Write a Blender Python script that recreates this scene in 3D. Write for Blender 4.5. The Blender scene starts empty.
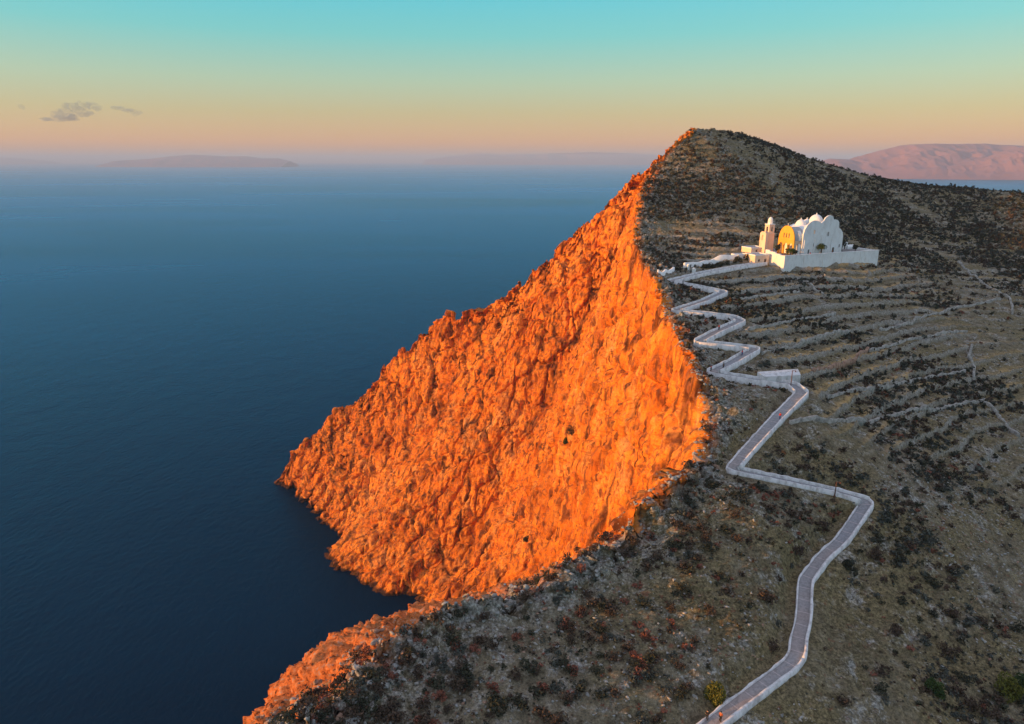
import bpy, bmesh, math, random
import numpy as np
from mathutils import Vector, Matrix
random.seed(7); RNG = np.random.default_rng(11)
S = bpy.context.scene
COL = S.collection
R = math.radians

# ------------------------------------------------------------------ camera
HC = 290.0; F = 692.0; PITCH = R(16.3)
cam = bpy.data.cameras.new("camera"); co = bpy.data.objects.new("camera", cam); COL.objects.link(co)
co.location = (0, 0, HC); co.rotation_euler = (R(90) - PITCH, 0, 0)
cam.sensor_width = 36; cam.lens = 36 * F / 1024; cam.clip_start = 1; cam.clip_end = 200000
S.camera = co
# ------------------------------------------------------------------ light
SUN_EL, SUN_AZ = 3.1, -107.0          # azimuth from +Y, clockwise: the sun stands low on the left
sd = Vector((math.sin(R(SUN_AZ)) * math.cos(R(SUN_EL)), math.cos(R(SUN_AZ)) * math.cos(R(SUN_EL)), math.sin(R(SUN_EL))))
sun = bpy.data.lights.new("sun", 'SUN'); so = bpy.data.objects.new("sun", sun); COL.objects.link(so)
sun.energy = 5.0; sun.angle = R(0.6); sun.color = (1.0, 0.48, 0.14)
so.rotation_euler = (-sd).to_track_quat('-Z', 'Y').to_euler()
W = bpy.data.worlds.new("World"); S.world = W; W.use_nodes = True
nt = W.node_tree; nt.nodes.clear()
out = nt.nodes.new('ShaderNodeOutputWorld')
sky = nt.nodes.new('ShaderNodeTexSky'); sky.sky_type = 'NISHITA'; sky.sun_disc = False
sky.sun_elevation = R(SUN_EL); sky.sun_rotation = R(SUN_AZ); sky.altitude = 290
bg1 = nt.nodes.new('ShaderNodeBackground'); bg1.inputs[1].default_value = 0.05
nt.links.new(sky.outputs[0], bg1.inputs[0])
tc = nt.nodes.new('ShaderNodeTexCoord'); sx = nt.nodes.new('ShaderNodeSeparateXYZ')
nt.links.new(tc.outputs['Generated'], sx.inputs[0])
mr = nt.nodes.new('ShaderNodeMapRange'); mr.inputs[1].default_value = -0.02; mr.inputs[2].default_value = 0.5
nt.links.new(sx.outputs[2], mr.inputs[0])
rp = nt.nodes.new('ShaderNodeValToRGB'); cr = rp.color_ramp
def srgb(r, g, b): return tuple((c / 255 / 12.92 if c / 255 <= .04045 else ((c / 255 + .055) / 1.055) ** 2.4) for c in (r, g, b)) + (1,)
SKY = [(-0.02, (112, 126, 152)), (0.002, (190, 150, 138)), (0.022, (208, 156, 126)), (0.06, (182, 168, 132)), (0.10, (156, 184, 162)), (0.155, (92, 190, 192)), (0.225, (30, 188, 212)), (0.32, (130, 186, 222)), (0.48, (198, 202, 228))]
while len(cr.elements) < len(SKY): cr.elements.new(0.5)
for e, (z, c) in zip(cr.elements, SKY): e.position = (z + .02) / .52; e.color = srgb(*c)
nt.links.new(mr.outputs[0], rp.inputs[0])
bg2 = nt.nodes.new('ShaderNodeBackground'); bg2.inputs[1].default_value = 0.54
nt.links.new(rp.outputs[0], bg2.inputs[0])
ad = nt.nodes.new('ShaderNodeAddShader'); nt.links.new(bg1.outputs[0], ad.inputs[0]); nt.links.new(bg2.outputs[0], ad.inputs[1])
nt.links.new(ad.outputs[0], out.inputs[0])
S.view_settings.view_transform = 'Standard'; S.view_settings.look = 'None'; S.view_settings.gamma = 1
S.view_settings.exposure = 0.8; S.view_settings.use_curve_mapping = False
S.render.engine = 'CYCLES'; S.cycles.volume_bounces = 0

# ------------------------------------------------------------------ measuring helpers
CT, ST = math.cos(PITCH), math.sin(PITCH)
def rayk(u, v):                                   # X and drop per metre of Y for a sight line
    cx = (u - 512) / F; cy = (362 - v) / F
    dy = CT + cy * ST; dz = -ST + cy * CT
    return cx / dy, -dz / dy
def at_y(u, v, y): a, k = rayk(u, v); return Vector((a * y, y, HC - k * y))
def at_drop(u, v, d): a, k = rayk(u, v); return at_y(u, v, d / k)

# ------------------------------------------------------------------ object helpers
def tag(o, label=None, cat=None, group=None, kind=None):
    if label: o['label'] = label
    if cat: o['category'] = cat
    if group: o['group'] = group
    if kind: o['kind'] = kind
    return o
def empty(name, loc, rz=0, label=None, cat=None, group=None):
    o = bpy.data.objects.new(name, None); COL.objects.link(o); o.location = loc; o.rotation_euler = (0, 0, rz)
    return tag(o, label, cat, group)
def link_mesh(name, me, m, parent=None):
    if m is not None:
        for mm in (m if isinstance(m, (list, tuple)) else [m]): me.materials.append(mm)
    o = bpy.data.objects.new(name, me); COL.objects.link(o)
    if parent: o.parent = parent
    return o
def obj(name, bm, m, parent=None, smooth=False):
    bmesh.ops.recalc_face_normals(bm, faces=bm.faces)
    me = bpy.data.meshes.new(name); bm.to_mesh(me); bm.free()
    if smooth: me.polygons.foreach_set('use_smooth', [True] * len(me.polygons))
    return link_mesh(name, me, m, parent)
def np_mesh(name, V, Fc, m, parent=None, smooth=False, attrs=None, mat_idx=None):
    V = np.asarray(V, np.float32); Fc = np.asarray(Fc, np.int32); k = Fc.shape[1]
    me = bpy.data.meshes.new(name); me.vertices.add(len(V)); me.vertices.foreach_set('co', V.ravel())
    me.loops.add(Fc.size); me.loops.foreach_set('vertex_index', Fc.ravel())
    me.polygons.add(len(Fc)); me.polygons.foreach_set('loop_start', np.arange(0, Fc.size, k, dtype=np.int32))
    me.polygons.foreach_set('loop_total', np.full(len(Fc), k, np.int32))
    if smooth: me.polygons.foreach_set('use_smooth', np.ones(len(Fc), bool))
    if mat_idx is not None: me.polygons.foreach_set('material_index', np.asarray(mat_idx, np.int32))
    for n, a in (attrs or {}).items():
        at = me.attributes.new(n, 'FLOAT', 'POINT'); at.data.foreach_set('value', np.asarray(a, np.float32).ravel())
    me.update(calc_edges=True)
    return link_mesh(name, me, m, parent)
def copy_tree(o, parent=None):
    c = o.copy(); COL.objects.link(c)
    if parent: c.parent = parent
    for ch in [x for x in KIDS.get(o.name, [])]: copy_tree(ch, c)
    return c
KIDS = {}
def note_kids():
    KIDS.clear()
    for o in bpy.data.objects:
        if o.parent: KIDS.setdefault(o.parent.name, []).append(o)
def box(bm, x0, x1, y0, y1, z0, z1):
    v = [bm.verts.new(p) for p in ((x0,y0,z0),(x1,y0,z0),(x1,y1,z0),(x0,y1,z0),(x0,y0,z1),(x1,y0,z1),(x1,y1,z1),(x0,y1,z1))]
    for f in ((0,3,2,1),(4,5,6,7),(0,1,5,4),(1,2,6,5),(2,3,7,6),(3,0,4,7)): bm.faces.new([v[i] for i in f])
def prism(bm, prof, axis, t0, t1):                # closed profile swept along one axis
    def P(p, t):
        if axis == 'y': return (p[0], t, p[1])
        if axis == 'x': return (t, p[0], p[1])
        return (p[0], p[1], t)
    a = [bm.verts.new(P(p, t0)) for p in prof]; b = [bm.verts.new(P(p, t1)) for p in prof]
    n = len(prof)
    bm.faces.new(a); bm.faces.new(b[::-1])
    for i in range(n): bm.faces.new([a[i], a[(i+1) % n], b[(i+1) % n], b[i]][::-1])
def plate(outer, holes, axis, t0, t1):            # flat wall with real openings
    bm = bmesh.new(); loops = [outer] + holes; es = []
    def P(p, t): return (p[0], t, p[1]) if axis == 'y' else (t, p[0], p[1])
    rings = []
    for lp in loops:
        vs = [bm.verts.new(P(p, t0)) for p in lp]; rings.append(vs)
        for i in range(len(vs)): es.append(bm.edges.new((vs[i], vs[(i+1) % len(vs)])))
    bmesh.ops.triangle_fill(bm, edges=es, use_beauty=True)
    g = bmesh.ops.extrude_face_region(bm, geom=bm.faces[:])
    d = Vector((0, t1 - t0, 0)) if axis == 'y' else Vector((t1 - t0, 0, 0))
    bmesh.ops.translate(bm, verts=[x for x in g['geom'] if isinstance(x, bmesh.types.BMVert)], vec=d)
    return bm
def arch(cx, w, z0, z1, n=8, pointed=0.0):        # outline of an arched opening
    r = w / 2; zs = z1 - r * (1 + pointed)
    pts = [(cx - r, z0), (cx + r, z0)]
    for i in range(n + 1):
        t = math.pi * i / n
        pts.append((cx + r * math.cos(t), zs + r * (1 + pointed) * math.sin(t)))
    return pts
def dome(bm, c, r, h, n=20, m=8, e=1.0):
    rings = []
    for j in range(m):
        t = (math.pi / 2) * j / m
        rings.append([bm.verts.new((c[0] + r * math.cos(t) * math.cos(a), c[1] + r * math.cos(t) * math.sin(a), c[2] + h * math.sin(t) ** e)) for a in [2 * math.pi * i / n for i in range(n)]])
    top = bm.verts.new((c[0], c[1], c[2] + h))
    for j in range(m - 1):
        for i in range(n): bm.faces.new((rings[j][i], rings[j][(i+1) % n], rings[j+1][(i+1) % n], rings[j+1][i]))
    for i in range(n): bm.faces.new((rings[-1][i], rings[-1][(i+1) % n], top))
def cyl(bm, c, r0, r1, h, n=12):
    a = [bm.verts.new((c[0] + r0 * math.cos(2*math.pi*i/n), c[1] + r0 * math.sin(2*math.pi*i/n), c[2])) for i in range(n)]
    b = [bm.verts.new((c[0] + r1 * math.cos(2*math.pi*i/n), c[1] + r1 * math.sin(2*math.pi*i/n), c[2] + h)) for i in range(n)]
    bm.faces.new(a[::-1]); bm.faces.new(b)
    for i in range(n): bm.faces.new((a[i], a[(i+1) % n], b[(i+1) % n], b[i]))

# ------------------------------------------------------------------ noise
def _h(ix, iy, iz, s):
    n = (ix * 374761393 + iy * 668265263 + iz * 2147483647 + s * 1274126177) & 0xffffffff
    n = ((n ^ (n >> 13)) * 1274126177) & 0xffffffff
    n = ((n ^ (n >> 16)) * 2246822519) & 0xffffffff
    return ((n ^ (n >> 15)) & 0xffffff) / float(0xffffff) * 2 - 1
def vnoise(x, y, z, s=0):
    fx, fy, fz = np.floor(x), np.floor(y), np.floor(z)
    ix, iy, iz = fx.astype(np.int64), fy.astype(np.int64), fz.astype(np.int64)
    tx, ty, tz = x - fx, y - fy, z - fz
    tx = tx*tx*(3-2*tx); ty = ty*ty*(3-2*ty); tz = tz*tz*(3-2*tz)
    r = 0
    for a in (0, 1):
        for b in (0, 1):
            for c in (0, 1):
                r = r + _h(ix+a, iy+b, iz+c, s) * (tx if a else 1-tx) * (ty if b else 1-ty) * (tz if c else 1-tz)
    return r
def fbm(x, y, z, oct=4, s=0, gain=.5):
    r = 0; a = 1
    for o in range(oct):
        r = r + a * vnoise(x + 17.3*o, y - 9.1*o, z + 4.7*o, s + o); x, y, z = x*2.03, y*2.03, z*2.03; a *= gain
    return r
def ridged(x, y, z, oct=4, s=0, gain=.5):
    r = 0; a = 1
    for o in range(oct):
        r = r + a * (1 - 2*np.abs(vnoise(x + 7.7*o, y + 3.1*o, z - 5.9*o, s + o))); x, y, z = x*2.03, y*2.03, z*2.03; a *= gain
    return r
def cells(x, y, z, s=0):
    """nearest jittered cell: returns its random value, a tilted-facet term and the gap to the next cell"""
    ix, iy, iz = np.floor(x).astype(np.int64), np.floor(y).astype(np.int64), np.floor(z).astype(np.int64)
    b1 = np.full(x.shape, 9.); b2 = np.full(x.shape, 9.); val = np.zeros(x.shape); tl = np.zeros(x.shape)
    for a in (-1, 0, 1):
        for b in (-1, 0, 1):
            for c in (-1, 0, 1):
                jx, jy, jz = ix+a, iy+b, iz+c
                dx = x-(jx+.5+.42*_h(jx, jy, jz, s)); dy = y-(jy+.5+.42*_h(jx, jy, jz, s+1)); dz = z-(jz+.5+.42*_h(jx, jy, jz, s+2))
                d = dx*dx+dy*dy+dz*dz; k = d < b1
                b2 = np.where(k, b1, np.minimum(b2, d)); b1 = np.where(k, d, b1)
                v = _h(jx, jy, jz, s+3); val = np.where(k, v, val)
                tl = np.where(k, dx*_h(jx, jy, jz, s+4)+dy*_h(jx, jy, jz, s+5)+dz*_h(jx, jy, jz, s+6), tl)
    return val, tl, np.sqrt(b2)-np.sqrt(b1)
def sst(a, b, x): t = np.clip((x - a) / (b - a), 0, 1); return t*t*(3-2*t)

# ------------------------------------------------------------------ upland surface from surveyed points
PATH_PX = [(668,760,76.0),(715,722,74.6),(754,692,74.0),(790,665,73.6),(797,655,73.4),(798,640,73.2),(803,620,72.9),(805,581,72),(822,558,71.2),(842,540,70),(868,502,67),
 (835,492,65.6),(782,480.5,63),(731,470,61),(747,451,59.6),(777,418,56.7),(802,393,54.6),(792,385,54.3),(752,380,53.8),(711,373,53.1),(732,363,52.3),(756,349,51),
 (735,346.5,50.6),(698,342.5,49.8),(714,333.6,49.2),(741,321.5,48.4),(731,317,48.2),(675,311,47.5),(703,302,46.9),(724,292.5,46.2),(703,288,45.9),(670,281.5,45.1),(702,273.6,44.4),(737,267,43.6),(767,262.5,43.0)]
cps = [at_drop(*p) for p in PATH_PX]
for p in [(1024,724,84),(1024,600,80),(1024,500,76),(1024,400,70),(1024,300,56),(1024,250,46),(880,724,78.5),(880,600,74.5),(880,440,64),(880,400,61),(880,350,57.5),(880,300,52.5),(950,500,71.5),(950,400,66),(950,340,61),(950,290,53),
          (785,273,45.6),(830,269,45.4),(880,265,45.9),(900,255,45.5),(600,600,69.5),(450,700,73),(600,724,74.5),(680,560,67.5),(780,540,67),
          (690,470,61),(701,425,57.2),(690,375,53),(665,320,48.6),(650,280,45)]:
    cps.append(at_drop(*p))
for p in [(635,240,338),(637,200,384),(652,168,428),(820,236,350),(820,200,410),(700,240,332),(700,200,385),(700,165,425),(950,252,368),(950,215,432),(1024,218,430),
          (1024,194,500),(960,188,495),(900,182,490),(850,171,480),(800,157,470),(740,139,460),(692,133,450),(840,251,318),(760,250,318)]:
    cps.append(at_y(*p))
cps += [Vector((375, 560, 248)), Vector((300, 550, 250)), Vector((450, 520, 250)), Vector((420, 430, 240)), Vector((-60, 20, 212)), Vector((100, 0, 200)), Vector((300, 100, 180)), Vector((520, 300, 190)), Vector((600, 500, 215)), Vector((30, 30, 212))]
C_ = np.array([tuple(p) for p in cps])
def _tps(d2): return 0.5 * d2 * np.log(d2 + 1e-9)
d2 = ((C_[:, None, :2] - C_[None, :, :2])**2).sum(-1) / 1e4
n_ = len(C_); A_ = np.zeros((n_+3, n_+3)); A_[:n_, :n_] = _tps(d2) + np.eye(n_)*2e-4
A_[:n_, n_] = 1; A_[:n_, n_+1:] = C_[:, :2]/100; A_[n_:, :n_] = A_[:n_, n_:].T
w_ = np.linalg.solve(A_, np.concatenate([C_[:, 2], [0, 0, 0]]))
def P0(x, y):
    x = np.asarray(x, float); y = np.asarray(y, float); r = w_[n_] + w_[n_+1]*x/100 + w_[n_+2]*y/100
    for i in range(n_): r = r + w_[i] * _tps(((x-C_[i,0])**2 + (y-C_[i,1])**2)/1e4)
    return r
# churchyard frame
D1 = Vector((.9313, .3642, 0)); D2 = Vector((-.3642, .9313, 0)); CH_ROT = math.atan2(.3642, .9313)
YA = at_drop(785, 256, 39.2); YARD_TOP = YA.z; YARD_Z = YARD_TOP - 1.0
def yard_local(x, y): dx, dy = x - YA.x, y - YA.y; return dx*D1.x + dy*D1.y, dx*D2.x + dy*D2.y
YARD_L, YARD_D = 53.5, 30.0
# path centreline: resampled, rounded a little at the bends
def catmull(P, n, alpha=None):
    P = np.asarray(P, float); P = np.vstack([2*P[0]-P[1], P, 2*P[-1]-P[-2]]); o = []
    for i in range(1, len(P)-2):
        k = n if np.isscalar(n) else n[i-1]
        t = np.linspace(0, 1, k, endpoint=False)[:, None]; a, b, c, d = P[i-1], P[i], P[i+1], P[i+2]
        o.append(.5*((2*b) + (c-a)*t + (2*a-5*b+4*c-d)*t**2 + (3*b-a-3*c+d)*t**3))
    o.append(P[-2][None]); return np.vstack(o)
pl = np.array([tuple(p) for p in [at_drop(*q) for q in PATH_PX]])
def resample(P, step):
    d = np.r_[0, np.cumsum(np.linalg.norm(np.diff(P[:, :2], axis=0), axis=1))]; t = np.arange(0, d[-1], step)
    return np.stack([np.interp(t, d, P[:, k]) for k in range(P.shape[1])], 1)
pl = resample(pl, .6)
for _ in range(3): pl[1:-1] = .25*pl[:-2] + .5*pl[1:-1] + .25*pl[2:]
PATH = resample(pl, .6)
def path_dist(x, y):
    best = np.full(x.shape, 1e9); zz = np.zeros(x.shape)
    Q = PATH[::2]
    for i in range(len(Q)-1):
        ax, ay, az = Q[i]; bx, by, bz = Q[i+1]; ex, ey = bx-ax, by-ay
        m = (np.abs(x-ax) < 9) & (np.abs(y-ay) < 9)
        if not m.any(): continue
        xs, ys = x[m], y[m]
        t = np.clip(((xs-ax)*ex + (ys-ay)*ey)/(ex*ex+ey*ey+1e-9), 0, 1)
        d = np.hypot(xs-ax-t*ex, ys-ay-t*ey); b = best[m]; z = zz[m]; k = d < b
        b[k] = d[k]; z[k] = (az + t*(bz-az))[k]; best[m] = b; zz[m] = z
    return best, zz
SURF_EX = {}
def surf(x, y, lipd=None, detail=True):
    """height of the upland, with terraces, rocks, path bench and churchyard; returns z, terrace wall mask, path distance"""
    p = P0(x, y)
    yr = 462 + 0.10*(x-110)
    p = p - np.where(y > yr+8, ((y-yr-8)/26.0)**2, 0)
    z = p.copy()
    L = np.full(x.shape, 40.0) if lipd is None else lipd
    pd, pz = path_dist(x, y)
    near = sst(2.6, 7.5, pd)
    # terraces that follow the slope
    tm = sst(10, 26, L) * sst(140, 165, y) * near
    nz = fbm(x/60, y/60, 0*x, 3, 5)
    hp = p + .065*(y-200) + .03*(x-100) + (.9+1.6*sst(320, 360, y))*nz + .35*fbm(x/14, y/14, 0*x, 2, 6)
    per = np.where(y < 330, 2.35, 3.4); q = hp/per; fr = q - np.floor(q)
    tm2 = tm * np.clip(1.0 + .9*vnoise(x/45, y/45, 0*x, 9), 0, 1) * (1-.75*sst(325, 360, y))
    zt = (sst(.89, 1.0, fr) - fr) * 1.8 * .95
    z = z + zt*tm2
    wall = np.exp(-((fr-.955)/.05)**2) * tm2
    SURF_EX['foot'] = sst(.55, .72, fr)*(1-sst(.86, .9, fr)) * tm2
    straw = (1-sst(.12, .42, fr)) * tm2 * np.clip(.7+1.4*vnoise(x/28, y/28, 0*x, 12), 0, 1)
    z = z + .6*wall
    # rough rocky ground
    rim = np.exp(-(L/9.0)**2) * near
    if detail:
        z = z + near*(.7*fbm(x/22, y/22, 0*x, 2, 21)*np.clip(L/15, 0, 1) + .34*fbm(x/3.2, y/3.2, 0*x, 4, 31, .6))
        z = z + near*(.5 + .5*sst(-.1, .5, vnoise(x/17, y/17, 0*x, 44)))*.34*np.maximum(0, ridged(x/1.7, y/1.7, 0*x, 3, 51, .6))
        z = z + rim*(1.5*fbm(x/7, y/7, 0*x, 4, 61, .6) + 1.6*np.maximum(0, ridged(x/4.2, y/4.2, 0*x, 3, 65, .6)))
    # path bench
    bench = 1 - sst(2.0, 5.0, pd); low = .25 + .95*sst(125, 175, y)
    z = np.where(pd < 8, z*(1-bench) + bench*(pz - .25 - low*sst(1.4, 2.1, pd)), z)
    # churchyard platform hides the ground under it
    a, b = yard_local(x, y)
    ins = sst(-1.0, .6, a) * sst(-1.0, .6, b) * (1 - sst(YARD_L-.6, YARD_L+1, a)) * (1 - sst(YARD_D, YARD_D+4, b))
    z = z*(1-ins) + ins*np.minimum(z, YARD_Z-.5)
    SURF_EX['straw'] = straw
    return z, wall*(1-ins), pd

def smooth_hit(u, v, dz=0.0):                      # first point of the upland along a sight line
    a, k = rayk(u, v); ys = np.arange(60, 520, .35); xs = a*ys; zr = HC - k*ys
    zs, _, _ = surf(xs, ys, None, False); h = np.nonzero(zr <= zs)[0]
    i = h[0] if len(h) else len(ys)-1
    return Vector((xs[i], ys[i], zs[i]+dz))

# ------------------------------------------------------------------ materials
def mat(name, col=None, rough=.85, **kw):
    m = bpy.data.materials.new(name); m.use_nodes = True
    b = m.node_tree.nodes['Principled BSDF']; b.inputs['Roughness'].default_value = rough
    b.inputs['Specular IOR Level'].default_value = kw.get('spec', .2)
    if col: b.inputs['Base Color'].default_value = (*col, 1)
    return m
class G:
    def __init__(s, m): s.t = m.node_tree; s.b = s.t.nodes['Principled BSDF']
    def n(s, k, **kw):
        x = s.t.nodes.new(k)
        for a, v in kw.items(): setattr(x, a, v)
        return x
    def l(s, a, b): s.t.links.new(a, b)
    def coord(s, scale=(1, 1, 1)):
        g = s.n('ShaderNodeNewGeometry'); mp = s.n('ShaderNodeMapping'); mp.inputs['Scale'].default_value = scale
        s.l(g.outputs['Position'], mp.inputs['Vector']); return mp.outputs[0]
    def noise(s, vec, scale, detail=5, rough=.6, dist=0):
        x = s.n('ShaderNodeTexNoise'); x.inputs['Scale'].default_value = scale; x.inputs['Detail'].default_value = detail
        x.inputs['Roughness'].default_value = rough; x.inputs['Distortion'].default_value = dist; s.l(vec, x.inputs['Vector']); return x.outputs['Fac']
    def voro(s, vec, scale, feat='F1'):
        x = s.n('ShaderNodeTexVoronoi'); x.feature = feat; x.inputs['Scale'].default_value = scale; s.l(vec, x.inputs['Vector']); return x.outputs['Distance']
    def ramp(s, f, stops):
        x = s.n('ShaderNodeValToRGB'); e = x.color_ramp.elements
        while len(e) < len(stops): e.new(.5)
        for q, (p, c) in zip(e, stops): q.position = p; q.color = (*c, 1) if len(c) == 3 else c
        s.l(f, x.inputs[0]); return x.outputs[0]
    def mix(s, f, a, b, mode='MIX'):
        x = s.n('ShaderNodeMix'); x.data_type = 'RGBA'; x.blend_type = mode
        for v, i in ((f, 0), (a, 6), (b, 7)):
            if hasattr(v, 'type') and not isinstance(v, (int, float, tuple)): s.l(v, x.inputs[i])
            elif i == 0: x.inputs[0].default_value = v
            else: x.inputs[i].default_value = (*v, 1)
        return x.outputs[2]
    def math(s, op, a, b=None, clamp=False):
        x = s.n('ShaderNodeMath', operation=op); x.use_clamp = clamp
        for v, i in ((a, 0), (b, 1)):
            if v is None: continue
            if isinstance(v, (int, float)): x.inputs[i].default_value = v
            else: s.l(v, x.inputs[i])
        return x.outputs[0]
    def attr(s, name): x = s.n('ShaderNodeAttribute', attribute_name=name); return x.outputs['Fac']
    def bump(s, h, strength=.5, dist=1.0, prev=None):
        x = s.n('ShaderNodeBump'); x.inputs['Strength'].default_value = strength; x.inputs['Distance'].default_value = dist
        s.l(h, x.inputs['Height'])
        if prev: s.l(prev, x.inputs['Normal'])
        return x.outputs[0]
    def base(s, c): s.l(c, s.b.inputs['Base Color'])
    def normal(s, n): s.l(n, s.b.inputs['Normal'])

def terrain_mat():
    m = mat('limestone_hillside', rough=.92, spec=.1); g = G(m); c = g.coord()
    # scrubland
    n1 = g.noise(c, .035, 6, .62, .6); n2 = g.noise(c, .35, 6, .7); n3 = g.noise(c, 1.4, 5, .75)
    soil = g.ramp(n2, [(.30, (.040, .034, .023)), (.42, (.118, .098, .064)), (.56, (.198, .168, .112)), (.74, (.34, .32, .27))])
    grass = g.ramp(n3, [(.32, (.042, .035, .020)), (.48, (.145, .118, .062)), (.66, (.28, .225, .12))])
    rock = g.ramp(n3, [(.30, (.045, .042, .035)), (.43, (.15, .148, .135)), (.56, (.36, .355, .33)), (.72, (.56, .55, .51))])
    col = g.mix(g.ramp(n1, [(.42, (0, 0, 0)), (.56, (1, 1, 1))]), soil, grass)
    rk = g.noise(c, .14, 8, .8, .3)
    rkm = g.math('ADD', g.ramp(rk, [(.52, (0, 0, 0)), (.59, (1, 1, 1))]), g.attr('rim'), True)
    rkf = g.math('MULTIPLY', rkm, g.ramp(n2, [(.40, (0, 0, 0)), (.56, (1, 1, 1))]))
    col = g.mix(g.math('MULTIPLY', rkf, .85), col, rock)
    spk = g.noise(c, 2.6, 4, .8); col = g.mix(.8, col, g.ramp(spk, [(.36, (.28, .27, .27)), (.46, (.85, .83, .82)), (.56, (1.15, 1.1, 1.05)), (.66, (1.7, 1.66, 1.6))]), 'MULTIPLY')
    tz = g.math('MULTIPLY', g.attr('straw'), g.ramp(n2, [(.35, (0, 0, 0)), (.55, (1, 1, 1))])); col = g.mix(g.math('MULTIPLY', tz, .85), col, (.48, .31, .13))
    red = g.ramp(g.noise(c, .6, 4, .7), [(.60, (0, 0, 0)), (.70, (1, 1, 1))])
    rr = g.math('MULTIPLY', red, g.ramp(g.noise(c, .02, 2, .5), [(.42, (0, 0, 0)), (.55, (.7, .7, .7))]))
    col = g.mix(rr, col, (.20, .075, .045))
    # dry stone terrace walls
    ws = g.ramp(g.noise(c, 2.2, 3, .8), [(.36, (.07, .065, .055)), (.46, (.27, .25, .215)), (.62, (.46, .43, .385))])
    col = g.mix(g.math('MULTIPLY', g.attr('terrace'), .85), col, ws)
    # cliff rock: iron stained limestone, streaked down the face
    cs = g.coord((1, 1, .32))
    a1 = g.noise(cs, .045, 7, .68, 1.2); a2 = g.noise(cs, .22, 8, .72, .8); a3 = g.noise(c, .9, 6, .75)
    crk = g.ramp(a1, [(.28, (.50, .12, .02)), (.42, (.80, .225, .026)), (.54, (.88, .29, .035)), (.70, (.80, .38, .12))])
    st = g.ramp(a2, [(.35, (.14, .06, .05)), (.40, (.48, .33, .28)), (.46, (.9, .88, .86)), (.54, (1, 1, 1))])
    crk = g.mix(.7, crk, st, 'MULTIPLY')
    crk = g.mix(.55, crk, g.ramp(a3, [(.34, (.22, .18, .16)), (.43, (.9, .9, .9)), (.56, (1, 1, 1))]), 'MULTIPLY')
    gw = g.coord((.55, .55, 1)); lay = g.noise(gw, .10, 5, .6, 2.2)
    crk = g.mix(g.ramp(lay, [(.52, (0, 0, 0)), (.62, (.45, .45, .45))]), crk, (.50, .11, .03))
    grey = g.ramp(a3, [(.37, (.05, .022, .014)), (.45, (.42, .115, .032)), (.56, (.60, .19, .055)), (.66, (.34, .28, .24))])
    stc = g.n('ShaderNodeMapping'); stc.inputs['Rotation'].default_value = (0, .42, .25); stc.inputs['Scale'].default_value = (.05, .05, .55)
    wv = g.n('ShaderNodeVectorMath', operation='MULTIPLY_ADD'); wv.inputs[1].default_value = (5, 5, 9); nz_ = g.n('ShaderNodeTexNoise'); nz_.inputs['Scale'].default_value = .03; g.l(c, nz_.inputs['Vector']); g.l(nz_.outputs['Color'], wv.inputs[0]); g.l(c, wv.inputs[2]); g.l(wv.outputs[0], stc.inputs['Vector'])
    strat = g.ramp(g.noise(stc.outputs[0], 1.0, 4, .65), [(.36, (.42, .28, .26)), (.43, (.95, .92, .9)), (.55, (1, 1, 1)), (.60, (.82, .70, .68)), (.66, (1.05, 1.08, 1.1))])
    crk = g.mix(.62, crk, strat, 'MULTIPLY')
    crk = g.mix(.8, crk, g.ramp(g.noise(c, .022, 5, .6, .8), [(.34, (.52, .42, .40)), (.48, (.92, .90, .9)), (.64, (1.06, 1.1, 1.1))]), 'MULTIPLY')
    # cracks and joints, mostly upright, only in places
    jit = g.n('ShaderNodeTexNoise'); jit.inputs['Scale'].default_value = .07; jit.inputs['Detail'].default_value = 4; g.l(c, jit.inputs['Vector'])
    for (sc, sz, w, dark, lo, sd_) in ((.060, .20, .075, .10, .49, 0), (.15, .26, .12, .20, .50, 3), (.30, .4, .12, .40, .50, 7)):
        mp = g.n('ShaderNodeMapping'); mp.inputs['Scale'].default_value = (1, 1, sz); mp.inputs['Location'].default_value = (sd_*13, sd_*7, 0)
        va = g.n('ShaderNodeVectorMath', operation='MULTIPLY_ADD'); va.inputs[1].default_value = (7, 7, 4) if sc < .1 else (2.2, 2.2, 1.5)
        g.l(jit.outputs['Color'], va.inputs[0]); g.l(c, va.inputs[2]); g.l(va.outputs[0], mp.inputs['Vector'])
        e = g.voro(mp.outputs[0], sc, 'DISTANCE_TO_EDGE'); line = g.ramp(e, [(0, (1, 1, 1)), (w*.45, (.8, .8, .8)), (w, (0, 0, 0))])
        where = g.ramp(g.noise(mp.outputs[0], sc*1.7, 3, .6), [(lo, (0, 0, 0)), (lo+.08, (1, 1, 1))])
        crk = g.mix(g.math('MULTIPLY', line, where), crk, (dark*.8, dark*.26, dark*.10))
    crk = g.mix(.8, crk, g.ramp(g.noise(c, 1.9, 4, .8), [(.34, (.35, .25, .22)), (.42, (.95, .92, .92)), (.6, (1.1, 1.15, 1.2)), (.7, (1.15, 1.4, 1.7))]), 'MULTIPLY')
    crk = g.mix(g.attr('spur'), crk, grey)
    scrub = g.ramp(g.noise(c, .16, 6, .7), [(.58, (0, 0, 0)), (.66, (1, 1, 1))])
    crk = g.mix(g.math('MULTIPLY', scrub, g.math('MULTIPLY', g.attr('spur'), .6)), crk, (.16, .10, .05))
    wet = g.math('MULTIPLY', g.attr('wet'), .88); crk = g.mix(wet, crk, (.018, .014, .012))
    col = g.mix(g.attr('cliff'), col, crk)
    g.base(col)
    hb = g.noise(c, 1.1, 8, .75); bn = g.bump(hb, .8, .45)
    hc2 = g.voro(cs, .34, 'F1'); bn = g.bump(g.math('MULTIPLY', hc2, g.attr('cliff')), .7, .9, bn)
    g.normal(bn); return m
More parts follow.
